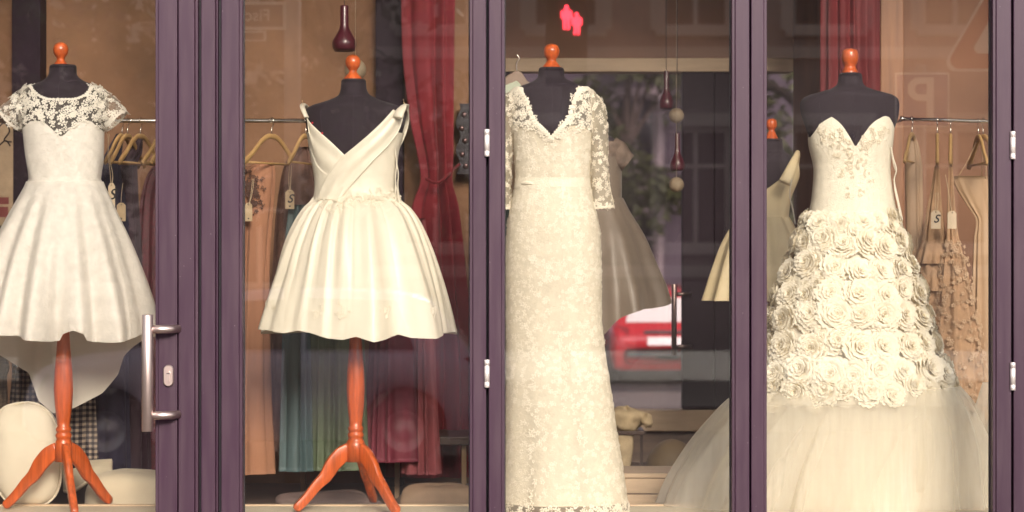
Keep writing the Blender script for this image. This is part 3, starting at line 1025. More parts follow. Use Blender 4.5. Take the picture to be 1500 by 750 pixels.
class Tube3:
    """a sleeve: rings along an axis, sampled like a surface"""
    def __init__(self, pts, rx, ry):
        self.p = smooth_path(pts, 40); self.rx = rx; self.ry = ry
    def at(self, u, a):
        i = u * 39; k = min(int(i), 38); f = i - k
        c = self.p[k].lerp(self.p[k + 1], f)
        t = (self.p[k + 1] - self.p[k]).normalized()
        s = Vector((0, 1, 0)).cross(t).normalized()
        up = Vector((0, 1, 0)) - t * t.y
        up.normalize()
        rx = float(np.interp(u, np.linspace(0, 1, len(self.rx)), self.rx)); ry = float(np.interp(u, np.linspace(0, 1, len(self.ry)), self.ry))
        n_ = s * math.cos(a) / rx + up * math.sin(a) / ry
        return c + s * (rx * math.cos(a)) + up * (ry * math.sin(a)), n_.normalized()
def sleeve(T, nu, na, material, parent, name='sleeve', scallop=0.0, nsc=10, fold=0.0):
    V = []
    for i in range(nu):
        u = i / (nu - 1)
        for j in range(na):
            a = 2 * math.pi * j / na
            uu = u * (1 + scallop * (abs(math.sin(a * nsc / 2)) - 0.5) * u ** 6)
            p, n_ = T.at(min(uu, 1.0), a)
            V.append(p + n_ * fold * math.sin(5 * a + 9 * u) * u)
    return mesh_obj(name, V, grid_faces(nu, na, True), material, parent)
def sleeve_motifs(M, T, rnd, n, r, arc=None, sprig=0.5):
    for _ in range(n):
        u = rnd.random() ** 0.9; a = rnd.uniform(0, 6.283) if arc is None else rnd.uniform(*arc)
        p, n_ = T.at(u, a)
        if rnd.random() < sprig: M.sprig(p + n_ * 0.001, n_, r * 1.3, rnd)
        else: M.flower(p + n_ * 0.001, n_, r, rnd)
def sleeve_edge(M, T, n, L, W):
    for k in range(n):
        a = 6.283 * k / n
        p, n_ = T.at(1.0, a); q, _ = T.at(0.9, a)
        d = (p - q).normalized()
        for b in (-0.7, 0, 0.7):
            M.petal(p - d * L * 0.5, n_, Matrix.Rotation(b, 3, n_) @ d, L, W)
    for k in range(22):
        a = 6.283 * k / 22
        p, n_ = T.at(0.94 + 0.03 * math.sin(a * 5), a)
        M.flower(p + n_ * 0.001, n_, 0.006, random.Random(k))
kA = KPX * (8 + YA) / 8
for sgn_ in (1, -1):
    def q(px, py, dy=0.0):
        return P(px if sgn_ > 0 else 184 - px, py, YA + dy)
    T = Tube3([q(126, 143), q(140, 152), q(156, 163), q(170, 177)], [22 * kA, 24.5 * kA, 22.5 * kA, 20 * kA], [0.045, 0.062, 0.064, 0.062])
    so = sleeve(T, 24, 48, NET1, D1, scallop=0.05, nsc=12, fold=0.002)
    M = Motifs()
    sleeve_motifs(M, T, rnd, 150, 0.011, sprig=0.75)
    sleeve_edge(M, T, 26, 0.010, 0.0035)
    M.build('lace_motifs', THREAD, so)
SK1 = Shape(YA, [(264, 42, 148, .68), (272, 39, 151, .70), (285, 32, 157, .74), (310, 18, 168, .78), (345, 0, 184, .80), (385, -18, 200, .80), (440, -38, 219, .80), (490, -50, 229, .78), (640, -56, 234, .74)])
ff_ = make_folds(23, 8, 0.072, p=0.9, warp=0.26, amp0=0.0005, drift=0.22, sharp=0.35)
FOLD1 = hermite([-60, -22, 0, 25, 46, 72, 92, 122, 144, 168, 190, 212, 240], [0, .030, -.028, .034, -.034, .040, .004, .004, .036, -.034, .032, -.026, .015])
def ff(th, t):
    px = 92 + 146 * np.cos(th)                           # one deep fold opens over the stand
    side = FOLD1(px) * 0.85
    side = np.where(np.sin(th) > 0, side, 0) * np.clip((t - 0.06) / 0.94, 0, 1) ** 0.9
    return 0.35 * ff_(th, t) + side - np.where(np.sin(th) > 0, 0.075 * np.exp(-((px - 107) / 15.0) ** 2), 0) * np.clip((t - 0.25) / 0.75, 0, 1) ** 1.3
def hem1(th):
    s = np.sin(th)
    pts = SK1.pt(np.full_like(th, Z(520, YA)), th, 0.0)
    kk_ = KPX * (8 + pts[..., 1]) / 8
    px = pts[..., 0] / kk_ + 750
    back = np.interp(px, [-60, 0, 42, 56, 80, 108, 150, 176, 186, 214, 240], [500, 518, 546, 586, 606, 598, 576, 548, 522, 494, 489])
    front = np.interp(px, [-60, 0, 20, 45, 72, 86, 92, 107, 122, 128, 140, 160, 190, 214, 232], [482, 491, 492, 498, 501, 500, 490, 484, 489, 499, 501, 502, 498, 490, 482])
    front = CAM_Z + (375.0 - front) * kk_
    b = np.clip(-s * 6, 0, 1)
    return front * (1 - b) + (CAM_Z + (375.0 - back) * kk_) * b
BRIGHT_TRAIN = mat('brightened_train_cloth', (0.88, 0.835, 0.76), rough=0.6, bump=0.15, bscale=14, var=0.04, vscale=8, trans=0.15)  # lightened skirt cloth: brightens the shaded back through its colour
shell('skirt', SK1, W1, D1, ztop=Z(266, YA), zlow=hem1, off=0.007, folds=ff, nth=220, nv=80, th0=-0.12, th1=math.pi + 0.12)
shell('train', SK1, BRIGHT_TRAIN, D1, ztop=Z(266, YA), zlow=hem1, off=0.007, folds=ff, nth=160, nv=80, th0=math.pi + 0.12, th1=2 * math.pi - 0.12)
shell('waist_seam', S1, W1L, D1, ztop=Z(263.5, YA), zlow=Z(270, YA), off=0.009, nth=120, nv=4)

# ================= dress 2: ivory satin, crossed bodice, pleated skirt
D2 = thing('wedding_dress', 'short ivory satin dress with crossed V bodice and full gathered skirt', 'wedding dress', (X(521, YA), YA, 1.17), 'wedding dresses in the window')
v2 = px_edge(S2, 505, Z(200, YA), [(0, 232), (20, 214), (40, 200), (60, 192), (90, 196)], 200)
shell('bodice', S2, W2, D2, ztop=v2, zlow=Z(296, YA), off=0.006, nth=160, nv=40)
def panel(name, U, L, off, nt=40, nw=14, ripples=2.5, amp=0.0022, S=S2):
    U = smooth_path([Vector((a, b, 0)) for a, b in U], nt); L = smooth_path([Vector((a, b, 0)) for a, b in L], nt)
    V = []
    for i in range(nt):
        for j in range(nw):
            w = j / (nw - 1)
            c = U[i].lerp(L[i], w)
            p = S.front(c.x, c.y, off + 0.004 * math.sin(math.pi * w) + amp * math.sin(ripples * 6.28 * w + 2 * i / nt))
            V.append(p)
    n0 = len(V)                      # rolled edges give the band its thickness
    F = grid_faces(nt, nw, False)
    B = [p + Vector((0, 0.006, 0)) for p in V]
    for i in range(nt - 1):
        for a in (0, nw - 1):
            F.append((i * nw + a, (i + 1) * nw + a, n0 + (i + 1) * nw + a, n0 + i * nw + a))
    for j in range(nw - 1):
        for i in (0, nt - 1):
            F.append((i * nw + j, i * nw + j + 1, n0 + i * nw + j + 1, n0 + i * nw + j))
    return mesh_obj(name, V + B, F, W2, D2)
panel('wrap_panel', [(446, 160), (452, 176), (465, 190), (485, 208), (506, 228), (520, 240)], [(450, 170), (453, 205), (458, 228), (468, 248), (490, 262), (512, 268)], 0.009, ripples=1.6)
panel('wrap_panel', [(576, 160), (560, 178), (540, 197), (520, 214), (500, 231), (482, 252), (470, 274), (463, 292)], [(592, 168), (584, 192), (568, 214), (552, 230), (538, 245), (523, 262), (508, 279), (497, 294)], 0.015, ripples=2.2)
# shoulder straps looped over the form
kk = dict(n=12, flat=0.45, sub=30)
tube('strap', [P(449, 172, 0.30), P(444, 160, 0.32), P(443, 155, 0.37), P(446, 153, 0.43), P(451, 160, 0.50), P(452, 180, 0.53)], [0.012, 0.011, 0.010, 0.010, 0.011, 0.012], W2, D2, up=Vector((0.3, -0.2, 1)), **kk)
tube('strap', [P(582, 172, 0.315), P(588, 160, 0.33), P(592, 155, 0.37), P(597, 158, 0.42), P(597, 175, 0.47), P(592, 196, 0.47), P(584, 214, 0.42), P(577, 222, 0.38)], [0.022, 0.020, 0.014, 0.011, 0.010, 0.009, 0.008, 0.008], W2, D2, up=Vector((-0.3, -0.6, 0.4)), **kk)
tube('lacing_ribbon', [P(578, 218, 0.36), P(581, 240, 0.37), P(579, 262, 0.37), P(582, 280, 0.36), P(585, 296, 0.36), P(582, 302, 0.355), P(579, 288, 0.36), P(580, 266, 0.36)], 0.0022, W2, D2, 8, sub=50)
tube('lacing_ribbon', [P(577, 222, 0.37), P(583, 250, 0.38), P(583, 275, 0.38), P(587, 300, 0.38), P(592, 318, 0.37)], 0.0022, W2, D2, 8, sub=40)
SK2 = Shape(YA, [(286, 463, 580, .70), (294, 459, 585, .72), (305, 449, 596, .76), (325, 436, 610, .80), (360, 420, 626, .82), (400, 408, 640, .82), (440, 396, 652, .81), (480, 386, 661, .80), (500, 383, 664, .80)])
g1 = make_folds(31, 23, 0.013, p=0.6, warp=0.42, amp0=0.006, drift=0.4, sharp=0.3)
g2 = make_folds(77, 7, 0.028, p=1.4, warp=0.28, drift=0.3)
def skf2(th, t):
    base = g2(th, t)
    fine = g1(th, t) * (1.2 - 0.7 * t)
    # crisp tucks that start at the waist and open out
    tuck = 0.012 * (1 - t) ** 1.2 * np.abs(np.sin(12 * th + 2.2 * np.sin(2 * th + 1) + 1.4 * np.sin(3 * th))) ** 0.5 * np.minimum(1, t * 12)
    return base + fine + tuck - 0.006 * (1 - t)
def hem2(th):
    pts = SK2.pt(np.full_like(th, Z(488, YA)), th, 0.0)
    kk_ = KPX * (8 + pts[..., 1]) / 8
    px = pts[..., 0] / kk_ + 750
    py = np.interp(px, [380, 388, 404, 420, 438, 455, 480, 502, 522, 546, 565, 586, 602, 628, 650, 666], [481, 481, 484, 488, 484, 488, 496, 498, 493, 501, 497, 490, 495, 496, 490, 485])
    front = CAM_Z + (375.0 - py) * kk_
    b = np.clip(-np.sin(th) * 6, 0, 1)
    return front * (1 - b) + 1.176 * b
shell('skirt', SK2, W2, D2, ztop=Z(288, YA), zlow=hem2, off=0.008, folds=skf2, nth=420, nv=80)
M = Motifs()
rnd = random.Random(5)
SW2 = Shape(YA, [(270, 463, 579, .66), (286, 463, 580, .70), (294, 459, 585, .72), (305, 449, 596, .76), (325, 436, 610, .80)])
for i in range(130):
    px = rnd.uniform(463, 582)
    c = 292 + 5 * math.sin((px - 460) / 20)
    py = rnd.gauss(c, 6)
    if px < 505: py += 5 * rnd.random()
    py = max(272, min(py, 315))
    p = SW2.front(px, py, 0.0155 if px < 505 else 0.0125)
    nrm = Vector(((px - 521) / 90, -1, 0.15))
    if rnd.random() < 0.55: M.flower(p, nrm, rnd.uniform(0.005, 0.008), rnd, 5, 0.0008)
    else: M.sprig(p, nrm, rnd.uniform(0.010, 0.015), rnd, 0.0008)
M.build('waist_embroidery', mat('ivory_embroidery', (0.79, 0.735, 0.61), rough=0.6), D2)
for cx_, cy_, sx, sy, n in ((405, 445, 11, 8, 16), (474, 458, 10, 8, 10), (514, 455, 7, 8, 12), (575, 455, 10, 8, 9), (628, 452, 5, 5, 14)):
    M = Motifs()
    for i in range(n):
        px, py = rnd.gauss(cx_, sx * 0.7), rnd.gauss(cy_, sy * 0.7)
        z = Z(py, YA)
        c = (X(px, YA) - float(SK2.cx(z))) / float(SK2.hw(z))
        if abs(c) > 0.96: continue
        th = math.acos(c)
        t_ = (Z(288, YA) - z) / (Z(288, YA) - 1.176)
        p, nrm = surf_sample(SK2, z, th, 0.0095 + float(skf2(np.array([th]), np.array([t_]))[0]))
        nrm = nrm if nrm.y < 0 else -nrm
        if rnd.random() < 0.5: M.flower(p, nrm, rnd.uniform(0.005, 0.008), rnd, 5, 0.0008)
        else: M.sprig(p, nrm, rnd.uniform(0.009, 0.014), rnd, 0.0008)
    M.build('hem_embroidery', MATS['ivory_embroidery'], D2)
# dressmaker pins left in the two shoulders, and two red-headed ones
for px, py, py2, y, m_, lb in ((443, 148, 160, 0.36, BRASS, 'brass pin stuck in the left shoulder strap of the satin dress'), (591, 146, 158, 0.36, BRASS, 'brass pin stuck in the right shoulder strap of the satin dress')):
    t = thing('dressmaker_pin', lb, 'pin', (X(px, y), y, Z(py2, y)), 'pins in the satin dress')
    tube('shaft', [P(px, py, y), P(px + 2, py2, y)], 0.0011, m_, t, 6)
    lathe('head', [(0.0018, 0.003), (0.003, 0), (0.0018, -0.003)], P(px, py, y), m_, t, 10)
for px, py in ((457.5, 180), (472, 195)):
    p = S2.front(px, py, 0.010)
    V, F = lathe_data([(0.0001, 0.0042), (0.003, 0.003), (0.0042, 0), (0.003, -0.003), (0.0001, -0.0042)], 12, p)
    tag(mesh_obj('pin_head', V, F, mat('red_pin_head', (0.6, 0.01, 0.03), rough=0.3)), 'red pin head at the %s of the left neckline of the satin dress' % ('top' if py < 190 else 'middle'), 'pin')

# ================= dress 3: long lace dress with sleeves
D3 = thing('wedding_dress', 'long ivory lace dress with V neck and lace sleeves', 'wedding dress', (X(820, YA), YA, 0.5), 'wedding dresses in the window')
SD3 = Shape(YA, [(122, 766, 850, .68), (130, 755, 861, .58), (140, 748, 867, .53), (155, 748, 868, .54), (175, 750, 867, .60), (192, 752, 866, .66), (220, 755, 864, .64), (262, 757, 862, .63), (275, 756, 863, .65), (300, 750, 869, .69), (345, 744, 877, .71),
                 (400, 742, 879, .69), (450, 743, 879, .66), (500, 743, 883, .66), (560, 743, 892, .67), (620, 741, 901, .69), (680, 739, 911, .71), (735, 736, 919, .73), (760, 734, 922, .73)], 2.2)
swe3 = px_edge(SD3, 806, Z(190, YA), [(0, 201), (8, 198), (20, 190), (34, 184), (46, 184), (60, 190)], 190)
nk3 = px_edge(SD3, 806, Z(150, YA), [(0, 204), (7, 195), (14, 188), (20, 182), (27, 170), (30, 160), (34, 148), (40, 137), (46, 130), (62, 129)], 140)
nk3f = lambda th: nk3(th)
f3_ = make_folds(41, 6, 0.010, p=2.0, warp=0.3, drift=0.4)
def fold3(th, t): return f3_(th, np.clip((t - 0.25) / 0.75, 0, 1))
shell('gown', SD3, W3, D3, ztop=lambda th: np.minimum(swe3(th), nk3(th) - 0.004), zlow=Z(735, YA), off=0.006, folds=fold3, nth=260, nv=170)
shell('lace_bodice', SD3, NET3, D3, ztop=nk3, zlow=lambda th: np.minimum(swe3(th), nk3(th) - 0.004) - 0.01, off=0.0085, nth=200, nv=24)
shell('hem_lace', SD3, NET3, D3, ztop=Z(734, YA), zlow=Z(757, YA), off=0.008, folds=lambda th, t: fold3(th, t * 0 + 1.0), nth=200, nv=6)
M = Motifs()
rnd = random.Random(3)
def zf3(th, u):
    a, b = float(nk3(np.array([th]))[0]), float(swe3(np.array([th]))[0]) - 0.012
    a = max(a, b + 0.002)
    return b + (a - b) * u
scatter(M, SD3, rnd, 190, (0.1, 3.04), zf3, 0.0100, 0.0125, 0.6)
for i in range(2):
    edge_petals(M, SD3, lambda th: nk3(th) - 0.006 * i, 0.25, 2.89, 64, 0.011 + 0.001 * i, 0.013, 0.0045)
M.build('lace_motifs', THREAD3, D3)
M = Motifs()
for i in range(150):
    th = 0.02 + 3.1 * rnd.random(); z = Z(rnd.uniform(733, 757), YA)
    p, nrm = surf_sample(SD3, z, th, 0.010 + float(fold3(np.array([th]), np.array([1.0]))[0]))
    nrm = nrm if nrm.y < 0 else -nrm
    if rnd.random() < 0.6: M.flower(p, nrm, rnd.uniform(0.009, 0.014), rnd)
    else: M.sprig(p, nrm, 0.018, rnd)
M.build('hem_motifs', THREAD3, D3)
# raised cord pattern all over the gown
M = Motifs()
zA, zB = Z(190, YA), Z(733, YA)
for i in range(1500):
    th = rnd.uniform(0.03, 3.11); z = zB + (zA - zB) * rnd.random()
    zt_ = float(np.minimum(swe3(np.array([th])), nk3(np.array([th])))[0])
    if z > zt_ - 0.006: continue
    t_ = (zt_ - z) / (zt_ - zB)
    p, nrm = surf_sample(SD3, z, th, 0.0065 + float(fold3(np.array([th]), np.array([t_]))[0]))
    nrm = nrm if nrm.dot(Vector((math.cos(th), -math.sin(th), 0))) > 0 else -nrm
    if rnd.random() < 0.4: M.flower(p, nrm, rnd.uniform(0.006, 0.011), rnd, 5, 0.0004)
    else: M.sprig(p, nrm, rnd.uniform(0.010, 0.019), rnd, 0.0004)
M.build('raised_lace', mat('raised_ivory_lace', (0.82, 0.76, 0.64), rough=0.65), D3)
shell('belt', SD3, W4, D3, ztop=Z(261, YA), zlow=Z(275, YA), off=0.0080, nth=140, nv=6)
tube('knot', [SD3.front(764, 269, 0.008), SD3.front(772, 268, 0.010), SD3.front(780, 269, 0.008)], [0.004, 0.009, 0.004], W4, D3, 10, sub=10)
for sgn_ in (1, -1):
    def q(px, py, dy=0.0):
        return P(px if sgn_ > 0 else 1614 - px, py, YA + dy)
    T = Tube3([q(856, 142), q(868, 158), q(875, 190), q(877, 235), q(879, 270), q(882, 304)], [13 * kA, 18 * kA, 14.5 * kA, 12.5 * kA, 13 * kA, 17.5 * kA], [0.045, 0.055, 0.045, 0.038, 0.038, 0.042])
    so = sleeve(T, 60, 36, NET3, D3, scallop=0.03, nsc=10, fold=0.0015)
    M = Motifs()
    sleeve_motifs(M, T, rnd, 330, 0.0095, sprig=0.75)
    sleeve_edge(M, T, 20, 0.012, 0.004)
    M.build('lace_motifs', THREAD3, so)

# ================= dress 4: rosette gown
D4 = thing('wedding_dress', 'strapless cream gown with a skirt of fabric roses over tulle', 'wedding dress', (X(1250, YD), YD, 0.5), 'wedding dresses in the window')
SD4 = Shape(YD, [(160, 1194, 1309, .52), (185, 1187, 1307, .60), (205, 1187, 1305, .66), (250, 1195, 1301, .64), (290, 1192, 1306, .66), (315, 1187, 1311, .68), (340, 1180, 1318, .70)], 2.35)
sw4 = px_edge(SD4, 1254, Z(190, YD), [(0, 216), (4, 209), (12, 196), (22, 182), (32, 174), (41, 170), (47, 172), (56, 187), (66, 201)], 215)
shell('bodice', SD4, W4, D4, ztop=sw4, zlow=Z(326, YD), off=0.008, nth=240, nv=70)
NK4 = hermite([0, 4, 12, 22, 32, 41, 47, 56, 66], [216, 209, 196, 182, 174, 170, 172, 187, 201])
M = Motifs()
rnd = random.Random(8)
for cx_, cy_, sx, sy, n, r in ((1216, 196, 12, 9, 22, 0.013), (1292, 196, 12, 9, 22, 0.013), (1238, 205, 8, 10, 16, 0.016), (1272, 205, 8, 10, 16, 0.016), (1250, 232, 22, 9, 26, 0.010), (1240, 250, 12, 8, 14, 0.012), (1268, 258, 16, 8, 16, 0.010), (1244, 284, 4, 4, 7, 0.010), (1262, 284, 4, 4, 7, 0.010), (1254, 222, 20, 8, 14, 0.009)):
    for i in range(n):
        px, py = rnd.gauss(cx_, sx * 0.7), rnd.gauss(cy_, sy * 0.7)
        if not 1192 < px < 1300 or rnd.random() < 0.35: continue
        if py < float(NK4(abs(px - 1254))) + 7: continue
        p = SD4.front(px, py, 0.0100)
        nrm = Vector(((px - 1248) / 70, -1, 0))
        if rnd.random() < 0.6: M.flower(p, nrm, r * rnd.uniform(0.55, 0.85), rnd, 5, 0.0010)
        else: M.sprig(p, nrm, r * 1.0, rnd, 0.0010)
stuff(M.build('beaded_applique', APPL, D4))        # beads and sprigs too small to pick apart
tube('lacing_ribbon', [P(1305, 212, 0.58), P(1308, 230, 0.57), P(1313, 248, 0.56), P(1310, 262, 0.57), P(1311, 278, 0.56), P(1315, 296, 0.55), P(1319, 318, 0.53)], 0.0028, W2, D4, 8, sub=50)
tube('lacing_ribbon', [P(1306, 214, 0.60), P(1309, 240, 0.60), P(1312, 250, 0.58), P(1309, 240, 0.56), P(1305, 216, 0.56)], 0.0022, W2, D4, 8, sub=30)
tube('lacing_ribbon', [P(1309, 262, 0.59), P(1314, 285, 0.58), P(1322, 322, 0.55)], 0.0025, W2, D4, 8, sub=30)
SR = Shape(YD, [(305, 1190, 1305, .70), (330, 1178, 1314, .74), (390, 1154, 1334, .77), (440, 1137, 1351, .79), (500, 1117, 1370, .80), (560, 1099, 1388, .80), (585, 1094, 1394, .80)])
shell('rose_underskirt', SR, SATIN_IN, D4, off=-0.012, nth=120, nv=30)
def rose_mesh(seed):
    """a cloth rose: rings of separate cupped petals with crimped rims"""
    r = random.Random(seed)
    V, F = [], []
    rings = [(0.16, 0.02, 0.50, 3), (0.30, 0.09, 0.49, 4), (0.45, 0.18, 0.45, 5), (0.60, 0.30, 0.39, 6), (0.75, 0.43, 0.31, 7), (0.89, 0.56, 0.22, 8), (1.02, 0.68, 0.12, 9)]
    NA, NW = 9, 5
    for ri, (ro, rb, h, pet) in enumerate(rings):
        a0 = r.uniform(0, 6.28)
        for pi_ in range(pet):
            ac = a0 + 6.283 * pi_ / pet + r.uniform(-0.16, 0.16)
            wid = 6.283 / pet * r.uniform(1.25, 1.6)
            sz = r.uniform(0.86, 1.10); hh = h + r.uniform(-0.05, 0.05); curl = r.uniform(0.2, 1.0)
            cf, cp = r.uniform(2.0, 3.4), r.uniform(0, 6.28)
            k0 = len(V)
            for w in range(NW):
                t = w / (NW - 1)
                for j in range(NA):
                    u = j / (NA - 1) * 2 - 1
                    edge = 1 - 0.30 * abs(u) ** 2.6
                    tt = t * edge
                    crimp = math.sin(cf * 3.14 * u + cp) * 0.045 * t * t * (0.5 + ri / 7)
                    rad = (rb + (ro - rb) * tt ** 0.85) * (sz if t > 0.3 else 1) + crimp - 0.035 * u * u * t
                    ang = ac + wid * 0.5 * u
                    z = hh - 0.24 + 0.24 * math.sin(tt * (1.5 + 0.35 * curl)) - 0.10 * curl * tt ** 4 * (0.3 + ri / 7) + crimp * 0.8 + 0.02 * u
                    V.append((rad * math.cos(ang), rad * math.sin(ang), z))
            F += [tuple(k0 + q for q in f) for f in grid_faces(NW, NA, False)]
    me = bpy.data.meshes.new('fabric_rose')
    me.from_pydata(V, [], F)
    me.polygons.foreach_set('use_smooth', [True] * len(me.polygons))
    me.materials.append(ROSE)
    me.update()
    return me
roses = [rose_mesh(s) for s in range(7)]
rnd = random.Random(14)
def add_rose(S, z, th, rad, off):
    p, nrm = surf_sample(S, z, th, off)
    if nrm.dot(Vector((math.cos(th), -math.sin(th), 0))) < 0: nrm = -nrm
    o = bpy.data.objects.new('fabric_rose', rnd.choice(roses))
    q_ = nrm.to_track_quat('Z', 'Y') @ Matrix.Rotation(rnd.uniform(0, 6.28), 3, 'Z').to_quaternion()
    o.location = p
    o.rotation_mode = 'XYZ'
    tilt = Matrix.Rotation(rnd.uniform(-0.28, 0.28), 3, 'X').to_quaternion()
    o.rotation_euler = (q_ @ tilt).to_euler()
    s = rad * rnd.uniform(0.88, 1.12)
    o.scale = (s, s, s * rnd.uniform(0.75, 1.0))
    link(o, D4)
for ti, (py, rp) in enumerate(((322, 17), (334, 18), (357, 20.5), (391, 22.5), (427, 23.5), (464, 24), (502, 24), (540, 24), (564, 22))):
    z = Z(py, YD)
    hw = float(SR.hw(z)); hd = hw * float(SR.fq(z))
    per = math.pi * (3 * (hw + hd) - math.sqrt((3 * hw + hd) * (hw + 3 * hd)))
    rad = rp * KPX * (8 + YD) / 8
    n = int(per / (rad * 1.50))
    ths = np.linspace(0, 2 * math.pi, 400)
    x = hw * np.cos(ths); y = hd * np.sin(ths)
    s = np.concatenate([[0], np.cumsum(np.hypot(np.diff(x), np.diff(y)))])
    for i in range(n):
        th = float(np.interp((i + 0.5 * (ti % 2) + rnd.uniform(-0.15, 0.15)) / n * s[-1], s, ths))
        if 3.5 < th < 5.9: continue
        add_rose(SR, z + rnd.uniform(-0.022, 0.022), th, rad * rnd.uniform(0.92, 1.14), rnd.uniform(-0.006, 0.010))
for i in range(90):                                      # smaller blooms tucked into the gaps
    add_rose(SR, Z(rnd.uniform(325, 572), YD), rnd.uniform(-0.3, 3.44), 0.036 * rnd.uniform(0.8, 1.15), rnd.uniform(-0.012, 0.004))
for i in range(26):                                      # the lowest blooms straggle onto the tulle
    add_rose(SR, Z(rnd.uniform(568, 584), YD), rnd.uniform(0.0, 3.14), 0.044 * rnd.uniform(0.7, 1.15), rnd.uniform(-0.012, 0.002))
# underskirt and layers of tulle
SU = Shape(YD, [(560, 1108, 1396, .78), (600, 1104, 1402, .76), (650, 1098, 1408, .74), (700, 1092, 1414, .72), (766, 1086, 1420, .70)])
shell('underskirt', SU, SATIN_IN, D4, off=-0.02, zlow=0.503, folds=make_folds(2, 9, 0.014, warp=0.3, drift=0.5), nth=200, nv=30)
def tl(rows, seed, n, amp, m_, name='tulle_layer', nv=50, zl=0.503, dr=0.9):
    S = Shape(YD, rows)
    return shell(name, S, m_, D4, zlow=zl, folds=make_folds(seed, n, amp * 1.35, p=0.9, warp=0.45, amp0=0.002, drift=dr, sharp=0.3), nth=420, nv=nv)
tl([(572, 1103, 1401, .80), (600, 1092, 1410, .74), (650, 1072, 1420, .66), (700, 1052, 1430, .60), (766, 1034, 1438, .55)], 3, 23, 0.020, TULLE)
tl([(570, 1101, 1403, .80), (600, 1076, 1416, .70), (650, 1040, 1436, .60), (700, 1012, 1450, .54), (766, 988, 1460, .50)], 4, 17, 0.024, TULLE)
tl([(564, 1098, 1404, .80), (584, 1068, 1420, .70), (620, 1034, 1440, .60), (660, 1004, 1456, .53), (710, 976, 1468, .48), (766, 956, 1478, .45)], 6, 13, 0.028, TULLE2)
# a second fold of tulle trailing at the right
SV = Shape(0.55, [(560, 1440, 1480, .5), (600, 1428, 1484, .5), (650, 1420, 1490, .5), (700, 1412, 1496, .5), (766, 1400, 1500, .5)])
shell('tulle_trail', SV, TULLE, D4, zlow=0.503, folds=make_folds(61, 7, 0.018, amp0=0.006, warp=0.3), nth=140, nv=30)
# ------------------------------------------------------------------ clothes rails, hangers and stock
YR = 1.0
HWOOD = mat('pale_hanger_wood', (0.50, 0.31, 0.13), rough=0.45, bump=0.04, bscale=20, var=0.15, vscale=12)
ZR = Z(177, YR)
rl = thing('clothes_rail', 'chrome clothes rail running behind the two short dresses at left', 'clothes rail', (X(300, YR), YR, ZR))
tube('bar', [(X(-60, YR), YR, ZR), (X(470, YR), YR, ZR)], 0.0085, CHROME, rl, 14, sub=3)
for px in (400, 192):
    lathe('rail_ring', [(0.0105, 0.004), (0.0115, 0.002), (0.0115, -0.002), (0.0105, -0.004)], (0, 0, 0), CHROME, rl, 14).matrix_basis = Matrix.Translation((X(px, YR), YR, ZR)) @ Matrix.Rotation(R(90), 4, 'Y')
for px in (-40, 460):
    tube('bracket', [(X(px, YR), YR, ZR), (X(px, YR), YR, ZR + 0.03), (X(px, YR), 1.995, ZR + 0.06)], 0.006, CHROME, rl, 8, sub=10)
ZR2 = Z(175, YR)
rl2 = thing('clothes_rail', 'thin chrome clothes rail at right above the hanging beige gowns', 'clothes rail', (X(1400, YR), YR, ZR2))
tube('bar', [P(1322, 174, YR + 0.1), P(1460, 178.5, YR - 0.03), P(1520, 180, YR - 0.09)], 0.0075, CHROME, rl2, 14, sub=5)
V, F = lathe_data([(0.0001, 0.011), (0.008, 0.009), (0.0115, 0), (0.008, -0.009), (0.0001, -0.011)], 16, P(1321.5, 174, YR + 0.1))
mesh_obj('end_cap', V, F, CHROME, rl2)
tube('bracket', [P(1324, 175, YR + 0.1), (X(1324, YR + 0.1), 1.99, Z(176, YR + 0.1))], 0.005, CHROME, rl2, 8, sub=3)

HG = 'wooden hangers on the clothes rails'
h0 = thing('clothes_hanger', 'pale wooden hanger', 'hanger', (0, 0, 0), HG)
def arm(s):
    pts = [Vector((0, 0, -0.066)), Vector((s * 0.03, 0, -0.068)), Vector((s * 0.075, 0, -0.090)), Vector((s * 0.13, 0, -0.135)), Vector((s * 0.175, 0, -0.165)), Vector((s * 0.20, 0, -0.185))]
    return tube('shoulder_arm', pts, [0.011, 0.011, 0.0105, 0.0105, 0.012, 0.010], HWOOD, h0, 12, flat=0.65, up=Vector((0, 1, 0)), sub=26)
arm(-1); arm(1)
tube('trouser_bar', [(-0.175, 0, -0.178), (0.175, 0, -0.178)], 0.0045, HWOOD, h0, 8, sub=3)
tube('hook', [(0, 0, -0.068), (0, 0, -0.035), (0.014, 0, -0.014), (0.012, 0, 0.006), (0, 0, 0.0125), (-0.013, 0, 0.004), (-0.014, 0, -0.006)], 0.0018, CHROME, h0, 8, sub=30)
first = [True]
def hanger(px, rz, zrail, y, label):
    loc = (X(px, y), y, zrail + 0.002)
    if first[0]:
        first[0] = False
        h0.location = loc; h0.rotation_euler = (0, 0, R(rz)); h0['label'] = label
        return h0
    return copy_thing(h0, loc, R(rz), label, HG)
hanger(179, 80, ZR, YR, 'pale wooden hanger closest to the cap sleeve, holding a dark top')
hanger(187, 80, ZR, YR - 0.01, 'pale wooden hanger second from the cap sleeve, tucked close behind the first')
hanger(206, 74, ZR, YR, 'pale wooden hanger with its bar showing, third along the rail from the cap sleeve')
hanger(240, 74, ZR, YR, 'pale wooden hanger with a wine red strap, mostly behind the door frame')
hanger(252, 74, ZR, YR, 'pale wooden hanger whose tip just shows beside the door frame')
hanger(398, 62, ZR, YR, 'pale wooden hanger above the peach gown')
hanger(448, 75, ZR, YR, 'pale wooden hanger above the brown lace gown, beside the satin dress strap')
def zr2(px): return Z(174.5 + (px - 1322) * 0.031, YR)
hanger(1336, 71, zr2(1336), YR, 'pale wooden hanger nearest the end of the right rail')
hanger(1373, 79, zr2(1373), YR, 'pale wooden hanger above the tag with the curly letter, seen edge on')
hanger(1392.5, 78, zr2(1392), YR, 'pale wooden hanger above the plain tag, seen edge on')
